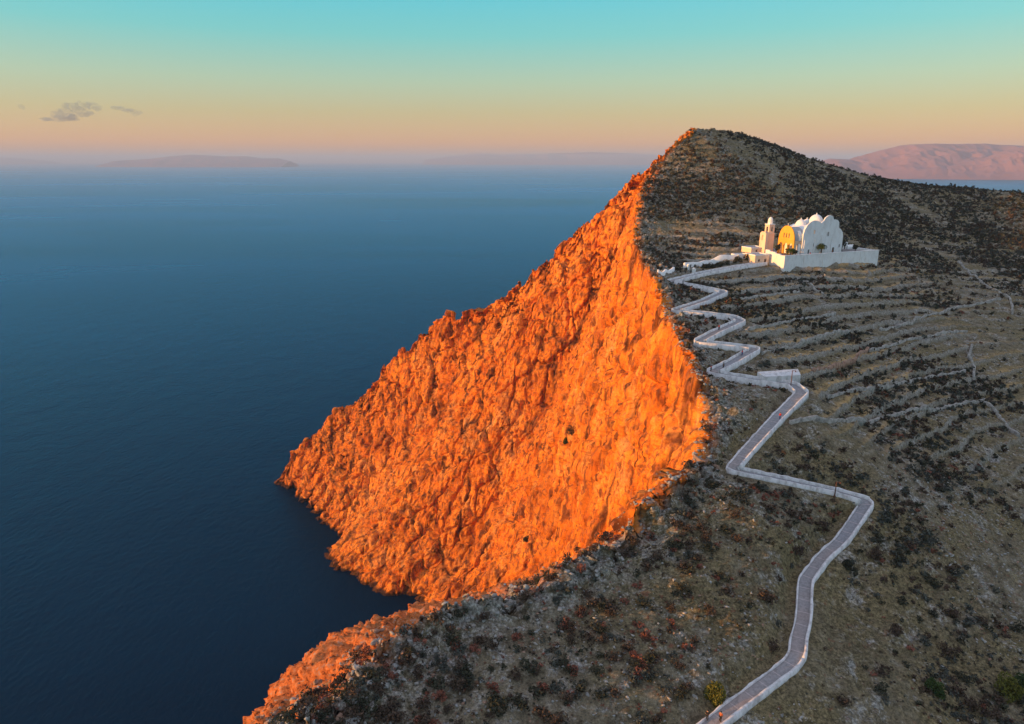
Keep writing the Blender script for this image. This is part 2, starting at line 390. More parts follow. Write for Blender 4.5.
def white_mat(name, a=(.80, .79, .77), b=(.66, .63, .60), s=.6):
    m = mat(name, rough=.9, spec=.1); g = G(m); c = g.coord((1, 1, .5))
    g.base(g.ramp(g.noise(c, s, 6, .7), [(.3, b), (.55, a)])); g.normal(g.bump(g.noise(c, 3, 4, .6), .35, .12)); return m
def leaf_mat(name, a, b):
    m = mat(name, rough=.9, spec=.1); g = G(m); c = g.coord()
    g.base(g.ramp(g.noise(c, 1.7, 3, .6), [(.35, a), (.65, b)])); return m
def stone_mat(name, a, b):
    m = mat(name, rough=.92, spec=.1); g = G(m); c = g.coord()
    g.base(g.ramp(g.noise(c, .8, 6, .75), [(.33, a), (.62, b)])); g.normal(g.bump(g.noise(c, 2.5, 6, .7), .8, .3)); return m
M = {}
M['terrain'] = terrain_mat()
M['white'] = white_mat('whitewash')
M['white_path'] = white_mat('weathered_whitewash', (.66, .64, .63), (.33, .30, .285), .9)
M['ochre'] = white_mat('ochre_plaster', (.80, .40, .06), (.70, .33, .05), .4)
M['stucco'] = white_mat('grey_vault_plaster', (.42, .41, .42), (.32, .31, .32), .4)
M['pink'] = white_mat('pink_plaster', (.80, .60, .44), (.70, .48, .34), .4)
M['dark'] = mat('painted_opening_shade', (.02, .018, .018), .8)  # near-black colour painted in for the shade inside openings
M['wood'] = mat('dark_timber', (.09, .05, .03), .7)
M['metal'] = mat('rusty_iron', (.12, .06, .04), .6)
M['skin'] = mat('skin', (.45, .26, .18), .6)
M['hair'] = mat('hair', (.03, .02, .015), .7)
for k, c in dict(red=(.5, .03, .03), blue=(.05, .08, .2), black=(.02, .02, .022), cream=(.6, .55, .45), terracotta=(.45, .12, .05)).items(): M[k] = mat('cloth_' + k, c, .85)
M['rock_grey'] = stone_mat('grey_limestone', (.12, .115, .108), (.42, .41, .38))
M['rock_pale'] = stone_mat('pale_limestone', (.20, .18, .16), (.48, .44, .39))
M['field_stone'] = stone_mat('field_wall_stone', (.11, .105, .09), (.44, .41, .36))
M['rock_rust'] = stone_mat('rusty_limestone', (.16, .09, .06), (.42, .27, .19))
M['leaf_dark'] = leaf_mat('dark_shrub', (.020, .022, .014), (.068, .068, .044))
M['leaf_brown'] = leaf_mat('brown_shrub', (.035, .026, .020), (.11, .075, .052))
M['leaf_red'] = leaf_mat('rust_shrub', (.12, .045, .030), (.30, .115, .075))
M['leaf_grey'] = leaf_mat('grey_green_shrub', (.04, .045, .038), (.10, .105, .085))
M['leaf_green'] = leaf_mat('green_leaf', (.02, .045, .018), (.07, .10, .03))
M['leaf_olive'] = leaf_mat('olive_leaf', (.05, .06, .012), (.17, .16, .035))
M['bark'] = mat('bark', (.08, .055, .04), .9)
def paving_mat():
    m = mat('stone_paving', rough=.85, spec=.15); g = G(m); c = g.coord()
    uv = g.n('ShaderNodeUVMap'); sp = g.n('ShaderNodeSeparateXYZ'); g.l(uv.outputs[0], sp.inputs[0])
    base = g.ramp(g.noise(c, .045, 3, .5), [(.42, (.29, .29, .30)), (.52, (.31, .295, .29)), (.62, (.34, .285, .26))])
    base = g.mix(.7, base, g.ramp(g.noise(c, 2.0, 5, .75), [(.3, (.45, .45, .45)), (.6, (1, 1, 1))]), 'MULTIPLY')
    # pale bands between slabs, set across the path every few metres
    fr = g.math('FRACT', g.math('DIVIDE', sp.outputs[0], 3.3)); band = g.math('LESS_THAN', fr, .055)
    base = g.mix(g.math('MULTIPLY', band, .55), base, (.5, .42, .40)); g.base(base)
    g.normal(g.bump(g.voro(c, 1.6, 'DISTANCE_TO_EDGE'), .4, .05)); return m
M['paving'] = paving_mat()
M['court'] = stone_mat('yard_paving', (.16, .15, .15), (.30, .27, .25))

# ------------------------------------------------------------------ sea
def sea():
    bm = bmesh.new(); R_ = 60000
    ring = [0, 300, 900, 2500, 8000, 20000, R_]; n = 48; prev = [bm.verts.new((0, 400, 0))]
    rows = []
    for r in ring[1:]:
        rows.append([bm.verts.new((r*math.cos(2*math.pi*i/n), 400 + r*math.sin(2*math.pi*i/n), 0)) for i in range(n)])
    for i in range(n): bm.faces.new((prev[0], rows[0][i], rows[0][(i+1) % n]))
    for a, b in zip(rows, rows[1:]):
        for i in range(n): bm.faces.new((a[i], b[i], b[(i+1) % n], a[(i+1) % n]))
    m = bpy.data.materials.new('sea_water'); m.use_nodes = True; t_ = m.node_tree; t_.nodes.remove(t_.nodes['Principled BSDF'])
    g = G.__new__(G); g.t = t_
    c = g.coord((1, 1, 1)); rot = g.coord((1, .55, 1))
    h = g.math('ADD', g.math('MULTIPLY', g.noise(rot, .035, 3, .55, .3), 1.5), g.math('MULTIPLY', g.noise(rot, .25, 5, .7), 1.0))
    bn = g.bump(h, 1.0, 1.0); cs = g.coord((.25, 1, 1))
    df = g.n('ShaderNodeBsdfDiffuse'); g.l(g.ramp(g.noise(cs, .0016, 5, .6, .6), [(.40, (.0002, .008, .022)), (.62, (.0004, .014, .034))]), df.inputs[0])
    gl = g.n('ShaderNodeBsdfGlossy'); gl.inputs['Color'].default_value = (.08, .49, .78, 1); g.l(bn, gl.inputs['Normal'])
    rg = g.n('ShaderNodeMapRange'); rg.inputs[1].default_value = .3; rg.inputs[2].default_value = .7; rg.inputs[3].default_value = .18; rg.inputs[4].default_value = .30
    g.l(g.noise(cs, .0011, 4, .55, .8), rg.inputs[0]); g.l(rg.outputs[0], gl.inputs['Roughness'])
    fr = g.n('ShaderNodeFresnel'); fr.inputs['IOR'].default_value = 1.21; g.l(bn, fr.inputs['Normal'])
    mx = g.n('ShaderNodeMixShader'); g.l(fr.outputs[0], mx.inputs[0]); g.l(df.outputs[0], mx.inputs[1]); g.l(gl.outputs[0], mx.inputs[2])
    g.l(mx.outputs[0], t_.nodes['Material Output'].inputs['Surface'])
    tag(obj('sea', bm, m), kind='structure')
sea()

# ------------------------------------------------------------------ headland: one sheet, swept from the sea floor over the cliff edge and inland
def xy(u, v, d=None, y=None): p = at_drop(u, v, d) if y is None else at_y(u, v, y); return (p.x, p.y)
def seapt(u, v): p = at_drop(u, v, HC); return (p.x, p.y)
# (lip x,y, lip z or None, base x,y, inland end x,y, spur roll, inland-is-upland, stations to next)
ST_ = [
 ((-80, 25), None, (-165, 60), (620, -40), 1, 1, 50),
 ((-38, 68), None, (-118, 105), (620, 60), 1, 1, 40),
 (xy(330, 724, 74.2), None, (-105, 118), (620, 76), 1, 1, 30),
 (xy(400, 648, 72), None, (-88, 160), (620, 92), 1, 1, 55),
 (xy(500, 603, 69), None, (-74, 190), (620, 104), 1, 1, 45),
 (xy(590, 560, 66.5), None, (-60, 222), (620, 118), .75, 1, 45),
 (xy(650, 500, 63), None, (-40, 245), (620, 135), .3, 1, 40),
 (xy(690, 470, 61), None, (-22, 262), (620, 150), .1, 1, 40),
 (xy(701, 425, 57.2), None, (-10, 280), (620, 170), 0, 1, 50),
 (xy(690, 375, 53), None, (-4, 292), (620, 200), 0, 1, 75),
 (xy(665, 320, 48.6), None, (-6, 306), (620, 260), 0, 1, 80),
 (xy(650, 280, 45), None, (-12, 320), (620, 330), 0, 1, 100),
 (xy(633, 240, y=338), None, (-28, 345), (620, 450), 0, 1, 75),
 (xy(637, 200, y=384), None, (-46, 370), (640, 520), 0, 1, 70),
 (xy(652, 168, y=428), None, (-62, 392), (640, 600), 0, 1, 45),
 (xy(688, 135, y=449), None, seapt(403, 597), (560, 760), 0, 1, 45),
 (xy(660, 154, y=455), at_y(660, 154, 455).z, seapt(385, 590), (330, 820), 0, 0, 40),
 (xy(630, 180, y=462), at_y(630, 180, 462).z, seapt(369, 582), (240, 820), 0, 0, 45),
 (xy(600, 207, y=470), at_y(600, 207, 470).z, seapt(336, 573), (150, 800), 0, 0, 55),
 (xy(560, 246, y=483), at_y(560, 246, 483).z, seapt(314, 562), (60, 780), 0, 0, 65),
 (xy(500, 296, y=505), at_y(500, 296, 505).z, seapt(332, 527), (-20, 760), 0, 0, 55),
 (xy(450, 316, y=526), at_y(450, 316, 526).z, seapt(318, 518), (-80, 740), 0, 0, 45),
 (xy(403, 346, y=545), at_y(403, 346, 545).z, seapt(309, 508), (-130, 720), 0, 0, 40),
 (xy(367, 387, y=560), at_y(367, 387, 560).z, seapt(300, 500), (-160, 700), 0, 0, 40),
 (xy(328, 418, y=575), at_y(328, 418, 575).z, seapt(293, 493), (-190, 680), 0, 0, 35),
 (xy(305, 438, y=583), at_y(305, 438, 583).z, seapt(287, 487), (-205, 650), 0, 0, 30),
 (xy(288, 458, y=588), at_y(288, 458, 588).z, seapt(281, 481), (-225, 630), 0, 0, 30),
 (xy(279, 482, y=590), at_y(279, 482, 590).z, seapt(275, 480), (-232, 612), 0, 0, 0),
]
def headland():
    rows = []
    for (L, lz, B, E, roll, up, n) in ST_:
        z = float(P0(np.array([L[0]]), np.array([L[1]]))[0]) if lz is None else lz
        rows.append([L[0], L[1], z, B[0], B[1], E[0], E[1], roll, up])
    T = catmull(np.array(rows), [s[-1] for s in ST_[:-1]]); ns = len(T)
    Lx, Ly, Lz, Bx, By, Ex, Ey, roll, up = [c[:, None] for c in T.T]
    roll = np.clip(roll, 0, 1); up = np.clip(up, 0, 1)
    st = np.r_[0, np.cumsum(np.hypot(np.diff(Lx[:, 0]), np.diff(Ly[:, 0])))][:, None]; o0 = st*0
    rid = sst(.6, .3, up) * sst(0, 12, Lz)
    cv, ct_, ce = cells(st/16, o0+.5, o0+.5, 401); cv2, ct2, ce2 = cells(st/6.5, o0+.5, o0+.5, 411)
    Lz = Lz + rid*(2.6*cv + 5*ct_ + 1.3*cv2 + 1.5*ct2 + 1.2*vnoise(st/3, o0, o0, 421) - 1)
    out_ = sst(sum(s_[-1] for s_ in ST_[:13]), sum(s_[-1] for s_ in ST_[:16]), np.arange(ns)[:, None])
    Bx = Bx - 9.5*out_; By = By - 7.0*out_
    Bx = Bx + (4.5*vnoise(st/14, o0, o0, 431) + 2.5*vnoise(st/5, o0, o0, 432)); By = By + (4.5*vnoise(st/14, o0+7, o0, 433) + 2.5*vnoise(st/5, o0+7, o0, 434))
    nc = 400; t = np.linspace(0, 1, nc)[None, :]                # 0 lip .. 1 sea floor
    # two vertical profiles, blended: a rolling spur and a sheer face
    q1 = np.interp(t, [0, .12, .24, .37, 1], [0, .17, .32, .46, 1]); g1 = np.interp(t, [0, .12, .24, .37, 1], [0, .045, .10, .22, 1])
    q0 = np.interp(t, [0, .15, .5, .8, 1], [0, .13, .42, .72, 1]); g0 = np.interp(t, [0, .15, .5, .8, 1], [0, .16, .53, .83, 1])
    q = q0*(1-roll) + q1*roll; gg = g0*(1-roll) + g1*roll
    X = Lx + (Bx-Lx)*q; Y = Ly + (By-Ly)*q; Z = Lz + (-14-Lz)*gg
    # ease the crease between neighbouring parts of the face
    kw = 75; ker = np.hanning(2*kw+1); ker /= ker.sum(); bl = .85*np.sin(np.pi*np.clip(t, 0, 1))**.7 * sst(330, 430, np.arange(ns)[:, None]) * (1-sst(ns-200, ns-110, np.arange(ns)[:, None]))
    def ease(A):
        Ap = np.pad(A, ((kw, kw), (0, 0)), mode='edge'); cs = sum(ker[i]*Ap[i:i+A.shape[0]] for i in range(0, 2*kw+1)); return A*(1-bl) + cs*bl
    X, Y, Z = ease(X), ease(Y), ease(Z)
    # inland
    ni = 500; k = np.arange(1, ni+1); dist = (np.exp(k*.00405)-1); dist = dist/dist[-1]; tt = dist[None, :]
    XI = Lx + (Ex-Lx)*tt; YI = Ly + (Ey-Ly)*tt
    lipd = np.hypot(XI-Lx, YI-Ly)
    zi, wall, pd = surf(XI, YI, lipd); straw = SURF_EX['straw']
    sl = Lz + (-14-Lz)*(.15*tt + .85*tt**.8)
    upw = up*np.ones_like(tt); ZI = zi*upw + sl*(1-upw)
    Xa = np.hstack([X[:, ::-1], XI]); Ya = np.hstack([Y[:, ::-1], YI]); Za = np.hstack([Z[:, ::-1], ZI])
    cl = np.hstack([np.ones_like(X), np.zeros_like(XI)])
    lipall = np.hstack([-np.hypot(X-Lx, Y-Ly)[:, ::-1], lipd])
    wa = np.hstack([np.zeros_like(X), wall*upw]); sta = np.hstack([np.zeros_like(X), straw*upw]); pda = np.hstack([np.full(X.shape, 1e3), pd])
    rolla = roll*np.ones_like(Xa); upa = up*np.ones_like(Xa)
    # grid normals of the smooth cliff
    P = np.stack([Xa, Ya, Za], -1)
    du = np.gradient(P, axis=0); dv = np.gradient(P, axis=1); N = np.cross(du, dv); N /= np.linalg.norm(N, axis=-1, keepdims=True)+1e-9
    N[..., 2] *= .35
    if N[600, 200, 0] > 0: N = -N
    c0 = nc; sub = P[:, :c0+40]; x, y, z = sub[..., 0], sub[..., 1], sub[..., 2]
    edge = np.ones(sub.shape[:2]); li = lipall[:, :c0+40]
    edge = np.clip(1 + np.where(li > 0, -li/7.0, 0), 0, 1) * (.6+.4*sst(0, 4, -li))
    edge = np.where(upa[:, :c0+40] < .5, np.maximum(edge, np.clip(1-li/14, 0, 1)*.55), edge)
    wx = x + 3*fbm(x/13, y/13, z/20, 2, 201); wy = y + 3*fbm(x/13, y/13, z/20, 2, 205)
    big = 2.8*fbm(wx/42, wy/42, z/110, 3, 101) + .9*ridged(wx/23, wy/23, z/95, 2, 111, .55)
    rg = lambda v: 1-2*np.abs(v)
    flute = -1.3*np.clip(rg(vnoise(wx/17, wy/17, z/150, 211))-.55, 0, 1)*2 - 1.7*np.clip(rg(vnoise(wx/8, wy/8, z/80, 221))-.62, 0, 1)*2.4 - 1.0*np.clip(rg(vnoise(wx/3.4, wy/3.4, z/16, 231))-.6, 0, 1)*2
    cav = -3.4*sst(.42, .75, vnoise(wx/10, wy/10, z/17, 241)) - .9*sst(.42, .7, vnoise(wx/4.2, wy/4.2, z/9, 245))
    med = .25*ridged(wx/9, wy/9, z/26, 3, 121, .55) + .3*fbm(x/6, y/6, z/6, 4, 131, .65)
    v1, t1, e1 = cells(wx/12, wy/12, z/38, 301); v2, t2, e2 = cells(wx/4.6, wy/4.6, (z+.3*x)/8.5, 311); v3, t3, e3 = cells(x/2.1, y/2.1, z/3.0, 321)
    med = med + 1.7*v1 + 1.3*t1 - 3.0*np.exp(-(e1/.06)**2) + .55*v2 + .35*t2 - .9*np.exp(-(e2/.09)**2) + .3*v3 + .12*t3
    lz_ = z + .35*x + 5*vnoise(x/40, y/40, z/40, 251); lq = lz_/9.0; lf = lq-np.floor(lq)
    led = 1.3*(sst(0, .85, lf)-sst(.85, 1, lf)) * np.clip(.4+1.5*vnoise(x/35, y/35, z/25, 261), 0, 1)
    sm = .18*fbm(x/2.2, y/2.2, z/2.6, 3, 151, .65)
    sp = rolla[:, :c0+40]
    edge = np.where(upa[:, :c0+40] < .5, np.where(li > 0, np.clip(1-li/14, 0, 1), 1.), edge)
    med = med + sp*(1.5*cells(x/1.5, y/1.5, z/1.3, 341)[1] + .8*cells(x/3.2, y/3.2, z/2.6, 351)[0] + .35*cells(x/.9, y/.9, z/.8, 361)[0])
    D = (big*(1-.72*sp) + flute*(1-.3*sp) + cav*(1-.6*sp) + med + led + sm*1.3 + .3)*edge
    P[:, :c0+40] += N[:, :c0+40]*D[..., None]
    rim = np.clip(np.exp(-(np.abs(lipall)/11)**2)*.9, 0, 1)*upa*(pda > 4)
    # cliff rock colour, carried inland to paint the sunlit strip, ends in a ragged line
    rag = (1.1+1.6*(rolla > .4))*fbm(Xa/9, Ya/9, Za/9, 4, 171, .6)
    cliff = sst(1.5, -2.0, lipall*np.where(rolla > .5, .35, 1) - np.where(rolla > .5, 0, 3.2) + rag - np.where(upa < .5, 300, 0) - np.where((Ya > 350) & (Ya < 462) & (Xa < 135), 5*sst(350, 400, Ya), 0))
    spur = sst(.55, .95, rolla)
    wet = sst(3.5, 1.2, P[..., 2] + 1.2*fbm(Xa/6, Ya/6, Za/6, 2, 181))
    nr, ncol = P.shape[:2]
    idx = np.arange(nr*ncol).reshape(nr, ncol)
    Fq = np.stack([idx[:-1, :-1], idx[:-1, 1:], idx[1:, 1:], idx[1:, :-1]], -1).reshape(-1, 4)
    o = np_mesh('headland', P.reshape(-1, 3), Fq, M['terrain'], attrs=dict(cliff=cliff, rim=rim, terrace=wa, straw=sta, spur=spur, wet=wet))
    tag(o, kind='structure'); return P, lipall, upa, pda
HP, HL, HU, HPD = headland()

# quick height lookup on the finished sheet
from mathutils.bvhtree import BVHTree
hd = bpy.data.objects['headland']
_nr, _ncl = HP.shape[:2]
_sub = HP[:, :]; _v = [tuple(p) for p in _sub[::1, ::1].reshape(-1, 3)]; _w = _sub.shape[1]
_i = np.arange(len(_v)).reshape(_nr, _w); _f = np.stack([_i[:-1, :-1], _i[:-1, 1:], _i[1:, 1:], _i[1:, :-1]], -1).reshape(-1, 4).tolist()
BVH = BVHTree.FromPolygons(_v, _f)
def ground(x, y):
    h = BVH.ray_cast(Vector((x, y, 500)), Vector((0, 0, -1))); return h[0].z if h[0] else 0.0
def hit(u, v):
    a, k = rayk(u, v); d = Vector((a, 1, -k)).normalized(); h = BVH.ray_cast(Vector((0, 0, HC)), d)
    return h[0] if h[0] else smooth_hit(u, v)

# ------------------------------------------------------------------ path with parapets
def frames(P):
    T = np.gradient(P[:, :2], axis=0); T /= np.linalg.norm(T, axis=1, keepdims=True)
    for _ in range(3): T[1:-1] = (T[:-2]+T[1:-1]+T[2:])/3; T /= np.linalg.norm(T, axis=1, keepdims=True)
    return T, np.stack([-T[:, 1], T[:, 0]], 1)
PT, PN = frames(PATH)
PHW = .98 + .30*sst(110, 165, PATH[:, 1])
def ribbon_path():
    n = len(PATH); V = []; hw = 1
    offs = [-1, -.5, 0, .5, 1]
    for o in offs: V.append(np.c_[PATH[:, :2] + PN*o*PHW[:, None], PATH[:, 2] + .02])
    V = np.stack(V, 1).reshape(-1, 3); k = len(offs)
    i = np.arange(n*k).reshape(n, k); Fq = np.stack([i[:-1, :-1], i[:-1, 1:], i[1:, 1:], i[1:, :-1]], -1).reshape(-1, 4)
    o = np_mesh('path', V, Fq, M['paving']); me = o.data
    if True:
        uv = me.uv_layers.new(name='UVMap'); s = np.r_[0, np.cumsum(np.linalg.norm(np.diff(PATH[:, :2], axis=0), axis=1))]
        U = np.stack([np.repeat(s, k), np.tile(offs, n)], 1)[Fq.ravel()]; uv.data.foreach_set('uv', U.astype(np.float32).ravel())
    tag(o, kind='structure')
ribbon_path()
def wall_along(name, P, N, side, off, th, h, depth, m, hvar=.06, seed=0):
    """solid wall beside a line: P (n,3), N (n,2); the top is slightly uneven"""
    s = side; n = len(P); r = np.random.default_rng(seed)
    j = fbm(P[:, 0]/1.5, P[:, 1]/1.5, P[:, 2]*0, 3, seed); jt = j*hvar
    a = P[:, :2] + N*s*off; b = P[:, :2] + N*s*(off+th+.07*j[:, None])
    A0 = np.c_[a, P[:, 2]-depth]; A1 = np.c_[a, P[:, 2]+h+jt]; B1 = np.c_[b, P[:, 2]+h+jt+.02]; B0 = np.c_[b + N*s*.15, P[:, 2]-depth-.4]
    V = np.stack([A0, A1, B1, B0], 1).reshape(-1, 3); i = np.arange(n*4).reshape(n, 4); F_ = []
    for k in range(4): F_.append(np.stack([i[:-1, k], i[:-1, (k+1) % 4], i[1:, (k+1) % 4], i[1:, k]], -1))
    F_.append(np.array([[i[0, 3], i[0, 2], i[0, 1], i[0, 0]], [i[-1, 0], i[-1, 1], i[-1, 2], i[-1, 3]]]))
    return np_mesh(name, V, np.concatenate(F_), m)
bend_px = [(797,660),(868,502),(731,470),(802,393),(711,373),(756,349),(698,342.5),(741,321.5),(675,311),(724,292.5),(670,281.5)]
def nearest(u, v, d):
    p = at_drop(u, v, d); return int(np.argmin(np.hypot(PATH[:, 0]-p.x, PATH[:, 1]-p.y)))
bd = [nearest(u, v, next(q[2] for q in PATH_PX if abs(q[0]-u) < 8 and abs(q[1]-v) < 6)) for u, v in bend_px]
cuts = [0] + bd + [len(PATH)-1]
STR = ['in the bottom foreground', 'from the low elbow up to the big right-hand bend', 'running between the big right-hand bend and the bend by the cliff', 'on the straight ramp climbing to the lamp post', 'on the level stretch beside the lamp post and terrace',
       'on the short climb above the lowest cliff-side hairpin', 'on the second level stretch up from the lamp post', 'on the climb in the middle of the zigzags', 'on the third level stretch of the zigzags', 'on the climb below the upper right hairpin',
       'on the topmost level zigzag', 'on the last approach to the church gate']
for i, (a, b) in enumerate(zip(cuts, cuts[1:])):
    sl = slice(a, b+1)
    for s, nm in ((1, 'left'), (-1, 'right')):
        low = i < 2
        hh = .3 if (low and s == 1) else .62
        if i == 3 and s == 1: hh = .1
        sl2 = sl
        if i >= len(cuts)-2: sl2 = slice(a, b-1)
        side = ('left' if s == 1 else 'right') 
        o = wall_along('parapet_wall', PATH[sl2], PN[sl2], s, PHW[sl2][:, None], (.24 if low else .38) if s == 1 else (.42 if low else .4), hh, .9 if i < 4 else 2.2, M['white_path'], .12 if i < 4 else .08, 200+i*2+(s > 0))
        tag(o, f'whitewashed stone parapet, {side} as one walks up, {STR[i]}', 'wall', 'parapet walls of the zigzag path')
# white terrace platform beside the lamp post
tp = [at_drop(757, 376, 53.6), at_drop(797, 375, 54.2), at_drop(800, 382, 54.4), at_drop(764, 382.5, 54.0)]
def slab(name, pts, z0, z1, m, parent=None):
    bm = bmesh.new(); prism(bm, [(p[0], p[1]) for p in pts], 'z', z0, z1); return obj(name, bm, m, parent)
zt_ = tp[0].z
o = slab('stone_platform', tp, zt_-3, zt_+1.1, M['white_path']); tag(o, 'pale stone platform beside the path behind the lamp post', 'platform')
# ------------------------------------------------------------------ upper approach: forecourt walls
def polywall(name, pts, th, m, label, cat='wall', group=None, top=None, h=1.2, depth=3, step=.8, follow=True, hv=.12, seed=3):
    P = resample(np.array([[p[0], p[1], p[2]] for p in pts], float), step)
    if len(P) < 3: P = np.array([[p[0], p[1], p[2]] for p in pts], float)
    if follow: P[:, 2] = [ground(x, y) for x, y in P[:, :2]]
    if len(P) > 4 and follow:
        for _ in range(2): P[1:-1, 2] = (P[:-2, 2]+P[1:-1, 2]+P[2:, 2])/3
    T = np.gradient(P[:, :2], axis=0); T /= np.linalg.norm(T, axis=1, keepdims=True); N = np.stack([-T[:, 1], T[:, 0]], 1)
    return tag(wall_along(name, P, N, 1, -th/2, th, h, depth, m, hv, seed), label, cat, group)
polywall('retaining_wall', [hit(684, 268), hit(712, 264), hit(740, 259), hit(756, 256)], .8, M['white'], 'long white wall behind the row of shrubs on the approach to the church', h=2.0, hv=.03, seed=5)
polywall('retaining_wall', [hit(658, 273.5), hit(665, 272.5), hit(674, 270.5)], .8, M['white'], 'short white wall at the cliff edge left of the topmost bend', h=1.5, hv=.03, seed=6)

# ------------------------------------------------------------------ churchyard
def churchyard():
    root = empty('churchyard_wall', (YA.x, YA.y, YARD_Z), CH_ROT, 'long white retaining wall around the churchyard terrace with sunlit left end', 'wall')
    H0 = -9.0
    bm = bmesh.new(); box(bm, 0, YARD_L, 0, .8, H0, 1.0); fw = obj('front_wall', bm, M['white'], root)
    bm = bmesh.new(); prism(bm, [(.803, H0), (12, H0), (12, 2.4), (9.5, 2.4), (9.5, 1.9), (6, 1.9), (6, 1.4), (3, 1.4), (3, 1.0), (.803, 1.0)], 'x', 0, .8)
    obj('side_wall', bm, M['white'], root)
    bm = bmesh.new(); box(bm, YARD_L-.8, YARD_L, .803, YARD_D, H0, .95); obj('side_wall', bm, M['white'], root)
    bm = bmesh.new(); box(bm, -.08, YARD_L+.08, -.08, .88, 1.003, 1.12); obj('coping', bm, M['white'], root)
    bm = bmesh.new(); box(bm, .803, YARD_L-.803, .803, YARD_D, H0, 0); obj('yard_floor', bm, M['court'], root)
    for k in range(1, 5):
        bm = bmesh.new(); x = 10.7*k; box(bm, x-.25, x+.25, -.22, -.003, H0, .9); obj('buttress', bm, M['white'], root)
churchyard()
CH0 = at_drop(793.4, 255.3, HC-YARD_Z)
def church():
    r = empty('church', (CH0.x, CH0.y, YARD_Z), CH_ROT, 'large white domed church with ochre arcaded front and stepped curved side gables', 'church')
    # ochre front plate with arches: spans y 0..9.7 at x=0
    outl = [(0, 0), (9.7, 0), (9.7, 6.2)] + [(4.85 + 4.85*math.cos(t)**.85 if math.cos(t) > 0 else 4.85 - 4.85*abs(math.cos(t))**.85, 6.2 + 6.2*math.sin(t)**1.15) for t in [math.pi*i/16 for i in range(1, 16)]] + [(0, 6.2)]
    holes = [arch(1.9, 2.1, .02, 5.0), arch(4.85, 2.1, .02, 5.0), arch(7.8, 2.1, .02, 5.0)] + [arch(3.3+1.55*i, .75, 7.2, 9.2) for i in range(3)]
    f = obj('front_wall', plate(outl, holes, 'x', -.45, 0), M['ochre'], r)
    bm = bmesh.new(); cyl(bm, (-.22, 4.85, 12.35), .09, .05, 1.2, 6); box(bm, -.27, -.17, 4.5, 5.2, 13.05, 13.17); obj('cross', bm, M['white'], r)
    for yy, w in ((3.375, .5), (6.325, .5)):
        bm = bmesh.new(); box(bm, -.62, -.455, yy-w/2, yy+w/2, 0, 3.9); box(bm, -.68, -.455, yy-w/2-.12, yy+w/2+.12, 3.903, 4.2); obj('pilaster', bm, M['ochre'], r)
    bm = bmesh.new(); box(bm, -.56, -.455, .05, 9.65, 6.1, 6.35); obj('cornice', bm, M['ochre'], r)
    # narthex side wall with arch opening towards the viewer
    sd_ = obj('side_wall', plate([(.003, 0), (4.6, 0), (4.6, 6.2), (.003, 6.2)], [arch(2.3, 2.3, .02, 5.0)], 'y', 0, .5), M['pink'], r)
    bm = bmesh.new(); box(bm, 3.6, 4.3, .6, 9.2, 0, 6.1); obj('inner_wall', bm, M['pink'], r)
    bm = bmesh.new(); box(bm, .003, 4.6, 9.25, 9.7, 0, 6.2); obj('side_wall', bm, M['pink'], r)
    vp = [(4.75 + 4.75*math.cos(t), 6.203 + 5.6*math.sin(t)) for t in [math.pi*i/18 for i in range(19)]]
    bm = bmesh.new(); prism(bm, vp, 'x', .05, 5.0); obj('vault_roof', bm, M['stucco'], r, False)
    # main body: transverse vaults whose curved ends make the stepped side gable
    px = lambda u: (u-794.5)/1.78
    sil = [(801, 255), (801, 235), (802, 230), (804, 225.5), (807, 222.5), (810, 221), (813, 221.2), (816, 222.6), (818.3, 224.4), (819.6, 222.5), (821.5, 218.6), (824, 216.6), (826.5, 216.3), (828.6, 217.6), (829.6, 219.8), (829.8, 221.2), (832, 220.9), (834.4, 221.8), (835.8, 224), (836.2, 227.5), (836.4, 229.6), (838.6, 231.2), (840.6, 234.2), (841.6, 238.5), (841.8, 255)]
    prof = [(px(u), (255.6-v)/2.34) for u, v in sil]; prof[0] = (prof[0][0], 0); prof[-1] = (prof[-1][0], 0)
    hs = [arch(px(813), 1.0, 3.4, 5.2), arch(px(826), 1.0, 7.6, 9.6), arch(px(812), .9, 9.0, 10.6), arch(px(833), 1.3, .02, 2.7), arch(px(808), .9, .02, 2.3), arch(px(839), .8, 2.4, 3.9)]
    obj('side_gable_wall', plate(prof[::-1], hs, 'y', -.7, -.1), M['white'], r)
    bm = bmesh.new(); prism(bm, [(x if i not in (0, len(prof)-1) else x, z*.84) for i, (x, z) in enumerate(prof)], 'y', .35, 11.4); obj('nave', bm, M['white'], r)
    bm = bmesh.new(); prism(bm, [(px(801)+.1, 0), (px(841)-.1, 0), (px(841)-.1, 7), (px(801)+.1, 7)], 'y', -.1, .352); obj('opening_shade', bm, M['dark'], r)  # near-black block behind the gable openings, painting their unlit depth
    # end bay with flowing top, towards the back
    bm = bmesh.new()
    pf = [(-.0, 0), (11, 0), (11, 8)] + [(5.5+5.5*math.cos(t), 8+3.4*math.sin(t)) for t in [math.pi*i/14 for i in range(1, 14)]] + [(0, 8)]
    prism(bm, pf, 'x', px(801)-1.6, px(801)-.003); obj('west_gable', bm, M['white'], r)
    for j, (u, b, rr, z0, dh, nm) in enumerate([(813.5, 5.2, 2.9, 13.6, 3.2, 'dome'), (798.5, 8.2, 2.4, 11.6, 3.0, 'dome'), (804.5, 9.5, 1.9, 12.4, 2.1, 'dome'), (828, 9, 2.3, 12.5, 2.3, 'dome')]):
        a = (u - 794.5 + 1.67*b)/1.78
        bm = bmesh.new(); cyl(bm, (a, b, z0-6), rr*1.04, rr*1.04, 6.0, 20); dr = obj('drum', bm, M['white'] if j != 1 else M['white'], r)
        bm = bmesh.new(); dome(bm, (a, b, z0), rr, dh, 24, 10); d = obj(nm, bm, M['white'], r, True)
